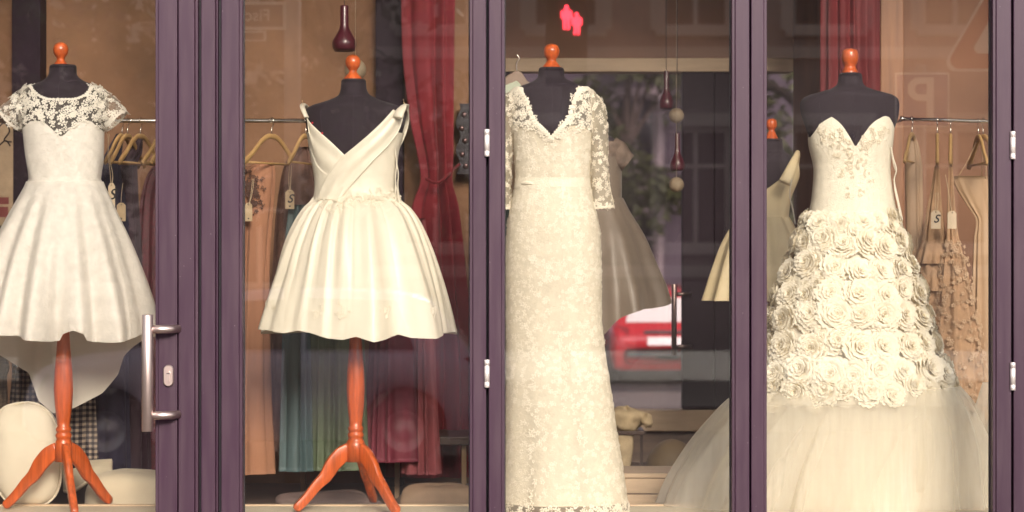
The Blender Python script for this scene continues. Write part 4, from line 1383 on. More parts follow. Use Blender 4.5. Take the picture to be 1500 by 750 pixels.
hanger(1433, 88, zr2(1433), YR, 'pale wooden hanger above the beige bodice at right')
hanger(1440, 96, zr2(1440), YR - 0.02, 'pale wooden hanger partly behind another at the far right of the rail')

def garment(label, rows, y, m, seed, n=8, amp=0.012, amp0=0.004, cat='dress', name='hanging_dress', nn_=2.0, group='clothes hanging on the rails', warp=0.55):
    S = Shape(y, rows, nn_)
    t = thing(name, label, cat, (float(S.cx(S.ztop)), y, S.zbot), group)
    shell('body', S, m, t, folds=make_folds(seed, n, amp, amp0=amp0, warp=warp), nth=150, nv=60, cap=True)
    return t, S
NAVY = mat('navy_cloth', (0.018, 0.014, 0.040), rough=0.8, bump=0.15, bscale=60, var=0.3, vscale=6, stretch=(3, 3, 0.5), sheen=0.2)
PLUM = mat('dark_plum_cloth', (0.040, 0.016, 0.030), rough=0.7, bump=0.15, bscale=60, var=0.4, vscale=6, stretch=(3, 3, 0.5), sheen=0.2)
SEQ = mat('wine_sequins', (0.13, 0.010, 0.024), rough=0.3, bump=0.5, bscale=140, kind='brocade', var=0.5, vscale=60, spec=0.8)
PEACH = mat('peach_chiffon', (0.42, 0.20, 0.115), rough=0.8, bump=0.1, bscale=60, var=0.25, vscale=5, stretch=(4, 4, 0.4), sheen=0.2, trans=0.1)
MAUVE = mat('brown_mauve_lace', (0.15, 0.080, 0.062), rough=0.8, bump=0.4, bscale=60, kind='brocade', var=0.45, vscale=25)
TEAL = mat('teal_satin', (0.075, 0.125, 0.135), rough=0.5, bump=0.08, bscale=40, var=0.3, vscale=5, stretch=(4, 4, 0.3))
GREEN = mat('sage_green_satin', (0.125, 0.165, 0.10), rough=0.5, bump=0.08, bscale=40, var=0.3, vscale=5, stretch=(4, 4, 0.3))
BURG = mat('burgundy_cloth', (0.15, 0.010, 0.030), rough=0.6, bump=0.12, bscale=50, var=0.4, vscale=6, stretch=(3, 3, 0.4), sheen=0.2)
DUSK = mat('dusky_pink_chiffon', (0.27, 0.065, 0.075), rough=0.7, bump=0.12, bscale=50, var=0.3, vscale=8, stretch=(4, 4, 0.4))
BEIGE = mat('beige_lace_cloth', (0.44, 0.275, 0.16), rough=0.8, bump=0.4, bscale=60, kind='brocade', var=0.25, vscale=20, trans=0.08)
BEIGE2 = mat('pale_beige_satin', (0.47, 0.31, 0.185), rough=0.55, bump=0.1, bscale=40, var=0.12, vscale=8, stretch=(4, 4, 0.5), trans=0.08)
garment('dark navy gown on the first hanger right of the lace yoke dress', [(196, 172, 182, .6), (222, 158, 178, .5), (242, 150, 176, .5), (330, 148, 188, .5), (500, 140, 186, .5), (692, 132, 190, .5)], 1.06, NAVY, 1, amp=0.015)
garment('dark plum dress on the hanger with its bar showing', [(200, 202, 208, .6), (220, 190, 208, .5), (242, 172, 200, .5), (330, 176, 204, .5), (520, 178, 214, .5), (690, 176, 218, .5)], 1.10, PLUM, 2)
garment('wine red sequinned dress beside the door frame', [(225, 240, 250, .5), (262, 214, 250, .5), (300, 206, 248, .5), (420, 200, 252, .5), (620, 190, 256, .5), (690, 188, 258, .5)], 1.16, SEQ, 3)
t, S = garment('peach gown with a dark lace patch hanging beside the door post', [(236, 384, 398, .5), (250, 350, 402, .4), (275, 338, 401, .4), (330, 342, 396, .45), (420, 340, 391, .45), (560, 334, 392, .45), (694, 330, 397, .45)], 1.02, PEACH, 4, n=9, amp=0.016, amp0=0.003)
M = Motifs(); rnd = random.Random(4)
for i in range(60):
    px, py = rnd.gauss(368, 8), rnd.gauss(284, 13)
    p = S.front(px, py, 0.012)
    if rnd.random() < .5: M.flower(p, Vector((0, -1, 0.1)), rnd.uniform(0.006, 0.012), rnd)
    else: M.sprig(p, Vector((0, -1, 0.1)), 0.016, rnd)
M.build('lace_patch', mat('dark_brown_lace', (0.09, 0.045, 0.035), rough=0.8), t)
garment('brown mauve lace gown hanging just left of the satin dress', [(215, 440, 452, .5), (236, 420, 462, .4), (262, 412, 470, .4), (330, 404, 476, .45), (500, 398, 470, .45), (660, 394, 470, .45)], 1.12, MAUVE, 5, amp=0.014)
garment('teal satin gown low behind the stand of the satin dress', [(300, 424, 448, .5), (360, 418, 450, .5), (500, 414, 453, .5), (690, 410, 456, .5)], 0.98, TEAL, 6, n=9, amp=0.016, amp0=0.008)
garment('sage green gown behind the orange stand of the satin dress', [(300, 465, 510, .5), (360, 458, 520, .5), (500, 452, 530, .5), (688, 448, 536, .5)], 1.0, GREEN, 7, n=9, amp=0.016, amp0=0.008)
garment('burgundy gown right of the orange stand of the satin dress', [(300, 560, 590, .5), (360, 552, 598, .5), (500, 546, 604, .5), (676, 538, 612, .5)], 1.05, BURG, 8, n=9, amp=0.016, amp0=0.008)
garment('dusky pink gown between the burgundy gown and the red curtain', [(320, 606, 622, .5), (420, 600, 634, .5), (560, 596, 640, .5), (694, 592, 648, .5)], 1.10, DUSK, 9, n=9, amp=0.014, amp0=0.008)
# right rail
garment('narrow beige gown nearest the end of the right rail', [(196, 1333, 1339, .6), (215, 1328, 1347, .5), (250, 1326, 1352, .5), (330, 1327, 1353, .5), (480, 1328, 1352, .5), (600, 1326, 1354, .5)], 1.06, BEIGE2, 10, n=6, amp=0.008)
t, S = garment('beige tiered gown under the tag with the curly letter', [(243, 1370, 1375, .5), (270, 1366, 1377, .4), (300, 1360, 1379, .5), (352, 1351, 1386, .6), (362, 1350, 1388, .6), (390, 1346, 1390, .6), (480, 1340, 1394, .6), (620, 1334, 1398, .6)], 1.02, BEIGE, 11, n=6, amp=0.006)
for py in (352, 392, 440, 494):
    w_ = (py - 352) * 0.05
    RS = Shape(1.02, [(py, 1353 - w_, 1383 + w_, .6), (py + 16, 1346 - w_, 1389 + w_, .7), (py + 34, 1341 - w_, 1393 + w_, .75)])
    shell('ruffle', RS, BEIGE, t, folds=make_folds(py, 11, 0.008, warp=0.3), off=0.004, nth=120, nv=10)
t, S = garment('beige lace dress with a triangular skirt under the plain tag', [(243, 1390, 1395, .5), (300, 1388, 1398, .5), (340, 1387, 1402, .5), (380, 1381, 1412, .6), (430, 1375, 1424, .6), (510, 1367, 1438, .6), (600, 1362, 1446, .6)], 0.98, BEIGE, 12, n=8, amp=0.010)
M = Motifs(); rnd = random.Random(44)
for i in range(260):
    py = 350 + 240 * rnd.random() ** 0.8
    z_ = Z(py, 0.98)
    th_ = rnd.uniform(0.2, 2.94)
    p, nrm = surf_sample(S, z_, th_, 0.011)
    nrm = nrm if nrm.y < 0 else -nrm
    if rnd.random() < .5: M.flower(p, nrm, rnd.uniform(0.006, 0.012), rnd, 5, 0.0015)
    else: M.sprig(p, nrm, rnd.uniform(0.010, 0.016), rnd, 0.0015)
M.build('lace_overlay', mat('pale_beige_lace', (0.50, 0.35, 0.23), rough=0.75), t)
t, S = garment('pale beige gown with a pointed corset bodice at the far right', [(258, 1393, 1446, .30), (275, 1400, 1449, .32), (300, 1416, 1450, .36), (325, 1430, 1452, .45), (350, 1427, 1455, .5), (420, 1424, 1462, .5), (520, 1418, 1470, .5), (620, 1412, 1474, .5)], 1.03, BEIGE2, 13, n=7, amp=0.010, amp0=0.001)
for a, b in (((1404, 258), (1431, 205)), ((1438, 258), (1436, 205)), ((1444, 262), (1440, 206))):
    tube('strap', [P(*a, 0.98), P((a[0] + b[0]) / 2 + 2, (a[1] + b[1]) / 2, 0.98), P(*b, 1.0)], 0.0022, BEIGE2, t, 6, sub=12)

# price tags
CARD = mat('kraft_card', (0.50, 0.38, 0.24), rough=0.75, var=0.1, vscale=25)
CARDW = mat('cream_card', (0.62, 0.50, 0.36), rough=0.75, var=0.08, vscale=25)
INK = mat('black_ink', (0.015, 0.012, 0.015), rough=0.6)
STRING = mat('tag_string', (0.60, 0.47, 0.32), rough=0.8)
def price_tag(label, pxc, py0, py1, hw, y, m, letter, strings, heart=True, rz=0.0):
    k = KPX * (8 + y) / 8
    w, h = hw * k, (py1 - py0) * k
    c = P(pxc, py1, y)
    t = thing('price_tag', label, 'price tag', c, 'card price tags on strings')
    bm = bmesh.new()
    prism_xz(bm, [(c.x - w, c.z), (c.x + w, c.z), (c.x + w, c.z + h * 0.86), (c.x + w * 0.45, c.z + h), (c.x - w * 0.45, c.z + h), (c.x - w, c.z + h * 0.86)], y, y + 0.0012)
    obj_bm('card', bm, m, t)
    V, F = lathe_data([(0.0018, 0.0), (0.0034, 0.0003), (0.0036, 0.0)], 12)
    mesh_obj('eyelet', [(c.x + a, y - 0.0008 - cc, c.z + h * 0.91 + b) for a, b, cc in V], F, INK, t)
    if letter:
        text_obj('letter', letter, h * 0.62, (c.x, y - 0.0015, c.z + h * 0.52), (R(90), 0, 0), INK, t, shear=0.35, bold=0.0008)
    if heart:
        s = w * 0.22
        bm = bmesh.new()
        pts = []
        for i in range(24):
            a = 2 * math.pi * i / 24
            pts.append((c.x + s * 16 * math.sin(a) ** 3 / 14, c.z + h * 0.14 + s * (13 * math.cos(a) - 5 * math.cos(2 * a) - 2 * math.cos(3 * a) - math.cos(4 * a)) / 14))
        prism_xz(bm, pts, y - 0.0012, y - 0.0004)
        obj_bm('heart_print', bm, INK, t)
    for st in strings:
        tube('string', [P(a, b, y - 0.002) for a, b in st], 0.0012, STRING, t, 6, sub=16)
price_tag('card tag with a curly black letter beside the bodice of the lace yoke dress', 163.5, 268, 304, 5, 0.72, CARDW, 'S', [[(158, 196), (160, 230), (165, 255), (164, 272)], [(160, 196), (158, 225), (161, 250), (163, 272)]])
price_tag('plain kraft tag hanging right of the lace yoke skirt, below the lettered tag', 177.5, 297, 324, 6.5, 0.95, CARD, None, [[(180, 268), (178, 284), (177, 300)]])
price_tag('plain card tag on the peach gown beside the door post', 364, 297, 324, 5.5, 0.92, CARD, None, [[(370, 262), (368, 280), (365, 300)], [(372, 262), (370, 280), (365, 300)]])
price_tag('card tag with a curly black letter on the brown lace gown', 424.5, 278, 306, 6.5, 0.92, CARD, 'S', [[(424, 240), (423, 260), (424, 281)], [(427, 242), (426, 262), (425, 281)]])
price_tag('card tag with a curly black letter on the tiered beige gown', 1371, 308, 335, 7, 0.86, CARDW, 'S', [[(1371, 282), (1370, 296), (1371, 311)], [(1374, 282), (1374, 296), (1372, 311)]], heart=False)
price_tag('plain card tag on the triangular beige lace dress', 1394.5, 309, 335, 6.5, 0.86, CARDW, None, [[(1385, 256), (1390, 285), (1394, 312)]], heart=False)

# gingham dress behind the first stand
GING = bpy.data.materials.new('black_white_gingham')
GING.use_nodes = True
nt = GING.node_tree
b = nt.nodes['Principled BSDF']; b.inputs['Roughness'].default_value = 0.85
tc = nn(nt, 'ShaderNodeTexCoord')
ups = []
for ax in ('X', 'Z'):
    sp = nn(nt, 'ShaderNodeSeparateXYZ'); nt.links.new(tc.outputs['Object'], sp.inputs[0])
    m1 = nn(nt, 'ShaderNodeMath', operation='MULTIPLY'); m1.inputs[1].default_value = 44
    nt.links.new(sp.outputs[ax], m1.inputs[0])
    m2 = nn(nt, 'ShaderNodeMath', operation='FRACT'); nt.links.new(m1.outputs[0], m2.inputs[0])
    m3 = nn(nt, 'ShaderNodeMath', operation='GREATER_THAN'); m3.inputs[1].default_value = 0.52
    nt.links.new(m2.outputs[0], m3.inputs[0]); ups.append(m3)
ad = nn(nt, 'ShaderNodeMath', operation='ADD'); nt.links.new(ups[0].outputs[0], ad.inputs[0]); nt.links.new(ups[1].outputs[0], ad.inputs[1])
dv = nn(nt, 'ShaderNodeMath', operation='MULTIPLY'); dv.inputs[1].default_value = 0.5; nt.links.new(ad.outputs[0], dv.inputs[0])
rp = nn(nt, 'ShaderNodeValToRGB'); rp.color_ramp.interpolation = 'CONSTANT'
rp.color_ramp.elements[0].color = (0.015, 0.012, 0.020, 1)
e = rp.color_ramp.elements.new(0.4); e.color = (0.12, 0.10, 0.10, 1)
rp.color_ramp.elements[-1].position = 0.8; rp.color_ramp.elements[-1].color = (0.42, 0.34, 0.26, 1)
nt.links.new(dv.outputs[0], rp.inputs[0]); nt.links.new(rp.outputs[0], b.inputs['Base Color'])
garment('black and white gingham dress hanging behind the orange stand at left', [(300, 62, 110, .4), (420, 40, 128, .4), (520, 26, 134, .42), (600, 18, 138, .42), (694, 8, 143, .42)], 1.0, GING, 21, n=8, amp=0.018, amp0=0.006)
garment('dark navy cloth hanging low between the gingham dress and the door', [(420, 140, 225, .3), (520, 136, 232, .3), (690, 132, 236, .3)], 1.25, NAVY, 22, n=9, amp=0.02, amp0=0.02, name='hanging_cloth', cat='cloth')
garment('striped beige garment with frills cut off at the left edge', [(500, -40, 4, .4), (540, -40, 12, .4), (552, -40, 8, .4), (600, -40, 8, .4)], 1.05, mat('beige_stripe', (0.26, 0.19, 0.13), rough=0.85, var=0.4, vscale=20, stretch=(1, 1, 6)), 23, n=7, amp=0.012)

# cushions on and behind the platform
CUSH = mat('cream_cushion_cloth', (0.72, 0.65, 0.52), rough=0.85, bump=0.6, bscale=9, var=0.08, vscale=6, sheen=0.2)
CUSH2 = mat('sand_cushion_cloth', (0.68, 0.59, 0.44), rough=0.85, bump=0.7, bscale=8, var=0.10, vscale=6, sheen=0.2)
def blob(name, c, r, e, m, parent=None, seed=0, amp=0.04, rot=0.0, nu=40, nv=28):
    rr = random.Random(seed)
    ph = [rr.uniform(0, 6.28) for _ in range(6)]
    V = []
    cr, sr = math.cos(rot), math.sin(rot)
    for i in range(nv):
        v = -math.pi / 2 + math.pi * i / (nv - 1)
        for j in range(nu):
            u = 2 * math.pi * j / nu
            f = lambda w: math.copysign(abs(w) ** e, w)
            x, y, z = f(math.cos(v)) * f(math.cos(u)), f(math.cos(v)) * f(math.sin(u)), f(math.sin(v))
            k = 1 + amp * (math.sin(3 * u + ph[0] + 2 * v) + math.sin(4 * v + ph[1] + u) + 0.7 * math.sin(5 * u + ph[2]) * math.cos(3 * v))
            x, y, z = x * r[0] * k, y * r[1] * k, z * r[2] * k
            V.append((c[0] + x * cr - z * sr, c[1] + y, c[2] + x * sr + z * cr))
    return mesh_obj(name, V, [q[::-1] for q in grid_faces(nv, nu, True)][::-1], m, parent)
c = P(40, 666, 0.62)
t = thing('cushion', 'large upright cream cushion leaning at the lower left corner', 'cushion', (c.x, c.y, 0.5))
blob('cover', c, (0.135, 0.075, 0.205), 0.75, CUSH, t, 1, 0.012, rot=0.10)
seam = []
for i in range(49):
    a_ = 2 * math.pi * i / 48
    f_ = lambda w: math.copysign(abs(w) ** 0.75, w)
    x_, z_ = 0.137 * f_(math.cos(a_)), 0.207 * f_(math.sin(a_))
    seam.append(Vector((c.x + x_ * math.cos(0.10) - z_ * math.sin(0.10), c.y - 0.022 + 0.006 * math.sin(5 * a_), c.z + x_ * math.sin(0.10) + z_ * math.cos(0.10))))
tube('piping', seam, 0.0045, CUSH, t, 8)
c = P(188, 716, 0.80)
t = thing('cushion', 'flat sand coloured cushion lying beside the door at lower left', 'cushion', (c.x, c.y, 0.44))
blob('cover', (c.x + 0.03, c.y, c.z - 0.03), (0.20, 0.15, 0.105), 0.62, CUSH2, t, 2, 0.018)
tube('piping', [P(140, 724, 0.70), P(165, 712, 0.68), P(190, 716, 0.67), P(215, 712, 0.68), P(232, 706, 0.70)], 0.004, CUSH, t, 8, sub=24)
c = P(128, 700, 0.90)
t = thing('folded_cloth', 'sand coloured cloth with a raised corner, folded behind the tripod stand at left', 'cloth', (c.x, c.y, 0.44))
V = []
for i in range(14):
    for j in range(20):
        u, v = j / 19, i / 13
        px = 92 + 72 * u
        py = 676 + 34 * v + 10 * math.sin(u * 5 + 1) * v - 4 * u
        V.append(P(px, py, 0.95 - 0.18 * v + 0.02 * math.sin(6 * u + 3 * v)))
n0 = len(V)
V2 = [p + Vector((0, 0.02, -0.012)) for p in V]
F = grid_faces(14, 20, False)
F2 = [tuple(n0 + q for q in f)[::-1] for f in F]
rim = [(i, i + 1) for i in range(19)] + [(13 * 20 + i + 1, 13 * 20 + i) for i in range(19)] + [((i + 1) * 20, i * 20) for i in range(13)] + [(i * 20 + 19, (i + 1) * 20 + 19) for i in range(13)]
mesh_obj('cloth', V + V2, F + F2 + [(a, n0 + a, n0 + b_, b_) for a, b_ in rim], CUSH2, t)

# table leg and low board seen behind the second stand
bt = thing('low_table', 'low wooden table standing behind the orange stand of the satin dress', 'table', (X(600, 1.5), 1.5, 0.44))
LEGW = mat('pale_table_wood', (0.34, 0.22, 0.12), rough=0.5, bump=0.08, bscale=20, var=0.2, vscale=6, stretch=(5, 5, 0.5))
DKW = mat('dark_stained_wood', (0.075, 0.045, 0.035), rough=0.45, bump=0.08, bscale=20, var=0.3, vscale=5, stretch=(0.5, 5, 5))
box('tabletop', X(430, 1.5), X(690, 1.5), 1.30, 1.75, Z(652, 1.3), Z(640, 1.3), DKW, bt, 0.004)
for px in (578, 440, 676):
    box('leg', X(px, 1.36), X(px + 7, 1.36), 1.36, 1.395, 0.44, Z(652, 1.3), LEGW, bt, 0.002)
fab = thing('folded_cloth', 'flattened beige cloth heaped under the low table', 'cloth', (X(640, 1.0), 1.0, 0.44))
blob('cloth', (X(650, 0.95), 0.95, 0.47), (0.20, 0.10, 0.075), 0.7, mat('dim_beige_cloth', (0.30, 0.20, 0.13), rough=0.8, var=0.2, vscale=8), fab, 8, 0.05)
fab = thing('folded_cloth', 'grey mauve cloth heaped low between the front feet of the tripod stand', 'cloth', (X(470, 1.0), 1.0, 0.44))
blob('cloth', (X(480, 0.95), 0.95, 0.46), (0.21, 0.10, 0.055), 0.7, mat('grey_mauve_cloth', (0.16, 0.11, 0.10), rough=0.8, var=0.2, vscale=8), fab, 9, 0.05)

# ------------------------------------------------------------------ pane three: things deeper in the shop
TAUPE = mat('taupe_satin', (0.165, 0.128, 0.095), rough=0.45, bump=0.08, bscale=30, var=0.15, vscale=8, sheen=0.2)
TLACE = mat('taupe_lace', (0.17, 0.12, 0.09), rough=0.8, bump=0.5, bscale=55, kind='brocade', var=0.5, vscale=30)
YG = 1.2
fg, SG = dress_form('black dress form half hidden behind the lace dress, wearing the taupe dress', YG,
    [(168, 846, 872, .9), (186, 844, 874, .85), (194, 832, 884, .7), (202, 818, 898, .6), (214, 808, 910, .54), (240, 812, 908, .58), (290, 820, 908, .64), (340, 812, 914, .68), (420, 816, 910, .66)], 859,
    [(130, 3), (133, 8), (139, 10), (146, 9), (152, 5), (158, 8), (166, 11), (168, 11)])
DG = thing('taupe_dress', 'taupe high low dress with lacy cap sleeve on the form behind the lace dress', 'dress', (X(870, YG), YG, 0.5))
shell('bodice', SG, TAUPE, DG, ztop=Z(228, YG), zlow=Z(300, YG), off=0.008, nth=90, nv=24)
shell('lace_yoke', SG, TLACE, DG, ztop=Z(208, YG), zlow=Z(230, YG), off=0.011, nth=90, nv=16)
kG = KPX * (8 + YG) / 8
T = Tube3([P(890, 218, YG), P(902, 227, YG), P(919, 240, YG)], [21 * kG, 22 * kG, 15 * kG], [0.06, 0.062, 0.055])
sleeve(T, 16, 32, TLACE, DG, name='cap_sleeve', fold=0.003)
SGS = Shape(YG, [(290, 818, 910, .66), (310, 810, 920, .72), (345, 792, 940, .78), (390, 772, 958, .8), (430, 756, 973, .8), (520, 742, 988, .8)])
shell('skirt', SGS, TAUPE, DG, zlow=lambda th: Z(430 + 84 * np.clip((np.cos(th + 0.2) * -1 + 0.85) / 1.2, 0, 1) ** 1.0 + 14 * np.sin(4 * th), YG), off=0.008, folds=make_folds(33, 8, 0.030, warp=0.2, drift=0.3), nth=240, nv=40)

# green/teal gown on a hanger at the left edge of pane three
TEAL2 = mat('bottle_green_satin', (0.030, 0.085, 0.062), rough=0.5, bump=0.08, bscale=40, var=0.3, vscale=5, stretch=(4, 4, 0.3))
garment('bottle green gown hanging behind the left sleeve of the lace dress', [(150, 735, 765, .4), (220, 722, 770, .4), (400, 716, 776, .4), (600, 712, 778, .4)], 1.0, TEAL2, 41, n=8, amp=0.014, amp0=0.006)
hg = thing('padded_hanger', 'broad brown hanger with a mint cloth, behind the left shoulder of the lace dress', 'hanger', P(757, 100, 0.8))
bm = bmesh.new()
prism_xz(bm, [(X(a, 0.8), Z(b_, 0.8)) for a, b_ in ((726, 138), (732, 122), (744, 110), (755, 104), (764, 106), (772, 118), (780, 124), (777, 130), (760, 134), (745, 138))], 0.79, 0.83)
obj_bm('yoke', bm, mat('brown_hanger_wood', (0.22, 0.15, 0.11), rough=0.5, var=0.15, vscale=8), hg, False, 0.006)
bm = bmesh.new()
prism_xz(bm, [(X(a, 0.78), Z(b_, 0.78)) for a, b_ in ((726, 140), (740, 125), (757, 118), (763, 124), (764, 131), (748, 137))], 0.775, 0.788)
obj_bm('mint_cloth', bm, mat('mint_cloth', (0.42, 0.46, 0.36), rough=0.8), hg, False, 0.004)
tube('hook', [P(757, 106, 0.80), P(757, 92, 0.80), P(761, 86, 0.80), P(757, 80, 0.80)], 0.002, CHROME, hg, 8, sub=16)
garment('pale narrow garment hanging from the broad brown hanger', [(132, 732, 768, .3), (200, 738, 762, .3), (300, 740, 760, .3)], 0.84, BEIGE2, 42, n=5, amp=0.004)

# fifth form with the short cream dress, seen in panes three and four
YH = 1.6
fh, SH = dress_form('black dress form half hidden behind the frame beside the rosette gown', YH,
    [(206, 1114, 1146, .9), (220, 1112, 1148, .85), (228, 1098, 1158, .68), (238, 1078, 1166, .56), (255, 1073, 1168, .52), (290, 1082, 1156, .6), (320, 1086, 1152, .64), (380, 1078, 1160, .66)], 1130,
    [(174, 3), (176, 6.5), (181, 8), (186, 7.5), (191, 4.5), (197, 7), (204, 10), (206, 10)])
DH = thing('wedding_dress', 'short cream one shouldered dress on the form behind the frame', 'wedding dress', (X(1118, YH), YH, 0.9), 'wedding dresses in the window')
CREAM5 = mat('shaded_cream_satin', (0.70, 0.58, 0.36), rough=0.55, bump=0.1, bscale=30, var=0.08, vscale=8)  # cream darkened in the colour itself for the shade deeper inside
sl = lambda th: Z(np.interp(np.cos(th), [-1, 0.0, 1.0], [300, 278, 236]), YH)
shell('bodice', SH, CREAM5, DH, ztop=sl, zlow=Z(325, YH), off=0.010, nth=100, nv=24)
tube('shoulder_strap', [P(1150, 268, 1.42), P(1160, 245, 1.45), P(1166, 230, 1.52), P(1169, 224, 1.6), P(1166, 246, 1.68)], [0.030, 0.022, 0.014, 0.010, 0.012], CREAM5, DH, 12, 0.5, sub=24)
SHS = Shape(YH, [(318, 1085, 1153, .66), (330, 1076, 1160, .7), (360, 1060, 1174, .76), (400, 1046, 1188, .78), (440, 1034, 1200, .78)])
shell('skirt', SHS, CREAM5, DH, off=0.010, folds=make_folds(51, 12, 0.016, amp0=0.004, warp=0.2), nth=200, nv=30)
tube('lacing_ribbon', [P(1160, 262, 1.4), P(1157, 285, 1.4), P(1162, 310, 1.38), P(1165, 328, 1.36)], 0.0025, W2, DH, 6, sub=20)

# boards, cushion and shawl on the floor at the back
st = thing('wooden_step', 'low cream wooden step made of two boards, at the foot of pane three', 'step', (X(930, 1.1), 1.1, 0.44))
for i, (a, b_) in enumerate(((701, 723), (724.5, 760))):
    box('board', X(820, 1.1), X(1130, 1.1), 1.10, 1.125, max(Z(b_, 1.1), 0.441), Z(a, 1.1), CREAMW, st, 0.003)
box('tread', X(818, 1.1), X(1132, 1.1), 1.095, 1.42, Z(701, 1.1) + 0.002, Z(701, 1.1) + 0.022, CREAMW, st, 0.004)
c = P(984, 690, 2.3)
t = thing('pouffe', 'round mustard cushion lying under the rear window sill', 'cushion', (c.x, c.y, 0.44))
blob('cover', c, (0.125, 0.12, 0.150), 1.0, mat('mustard_cloth', (0.26, 0.18, 0.095), rough=0.6, bump=0.1, bscale=40, var=0.1, vscale=5), t, 3, 0.01)
YS = 2.0
sh = thing('shawl', 'fluffy cream shawl draped beside the long lace dress over the sill', 'shawl', P(915, 690, YS))
FUR = mat('cream_fluff', (0.55, 0.43, 0.27), rough=0.95, bump=0.8, bscale=45, var=0.25, vscale=18)
blob('fluff', P(918, 614, YS), (0.085, 0.08, 0.055), 1.0, FUR, sh, 4, 0.09)
blob('tie_end', P(948, 616, YS - 0.04), (0.026, 0.03, 0.032), 1.0, FUR, sh, 5, 0.07)
tube('hanging_end', [P(905, 622, YS), P(912, 650, YS - 0.02), P(908, 690, YS - 0.03), P(905, 720, YS - 0.03)], [0.06, 0.05, 0.045, 0.05], FUR, sh, 14, 0.5, sub=24)
stand = thing('side_table', 'small brown side table under the cream shawl', 'table', (X(912, YS), YS, 0.44))
box('tabletop', X(880, YS), X(944, YS), YS - 0.05, YS + 0.18, Z(634, YS) - 0.006, Z(634, YS) + 0.012, DKW, stand, 0.003)
for px in (884, 938):
    box('leg', X(px, YS + 0.12), X(px + 4, YS + 0.12), YS + 0.12, YS + 0.135, 0.44, Z(634, YS) - 0.006, DKW, stand, 0.002)
# ------------------------------------------------------------------ the streets: behind the rear window and in front of the shop
ASPH = mat('asphalt', (0.055, 0.050, 0.050), rough=0.85, bump=0.3, bscale=60, var=0.2, vscale=3)
PAVE = mat('paving', (0.20, 0.175, 0.155), rough=0.85, bump=0.25, bscale=25, var=0.2, vscale=2)
EARTH = mat('ground', (0.12, 0.105, 0.09), rough=0.9, bump=0.2, bscale=6, var=0.2, vscale=0.3)
struct(mesh_obj('ground', [(-250, -250, -0.95), (250, -250, -0.95), (250, 250, -0.95), (-250, 250, -0.95)], [(0, 1, 2, 3)], EARTH, smooth=False))
sbox('pavement', -40, 40, -3.6, -0.09, -0.95, 0.0, PAVE)
sbox('road', -40, 40, -13.5, -3.61, -0.95, -0.25, ASPH)
sbox('pavement', -40, 40, -18, -13.51, -0.95, 0.0, PAVE)
sbox('kerb', -40, 40, -3.605, -3.45, -0.5, 0.012, STONE)
# side street behind the shop, lower than the shop floor
bm = bmesh.new()
prof = [(3.2, 0.0), (4.5, -0.02), (18, -0.41), (22.5, -0.42)]
a = [bm.verts.new((-30, y, z)) for y, z in prof]; b_ = [bm.verts.new((40, y, z)) for y, z in prof]
for i in range(3): bm.faces.new((a[i], b_[i], b_[i + 1], a[i + 1]))
struct(obj_bm('pavement', bm, PAVE))
sbox('road', -30, 40, 22.51, 44, -0.94, -0.435, ASPH)
sbox('pavement', -30, 40, 44.01, 49, -0.94, -0.62, PAVE)

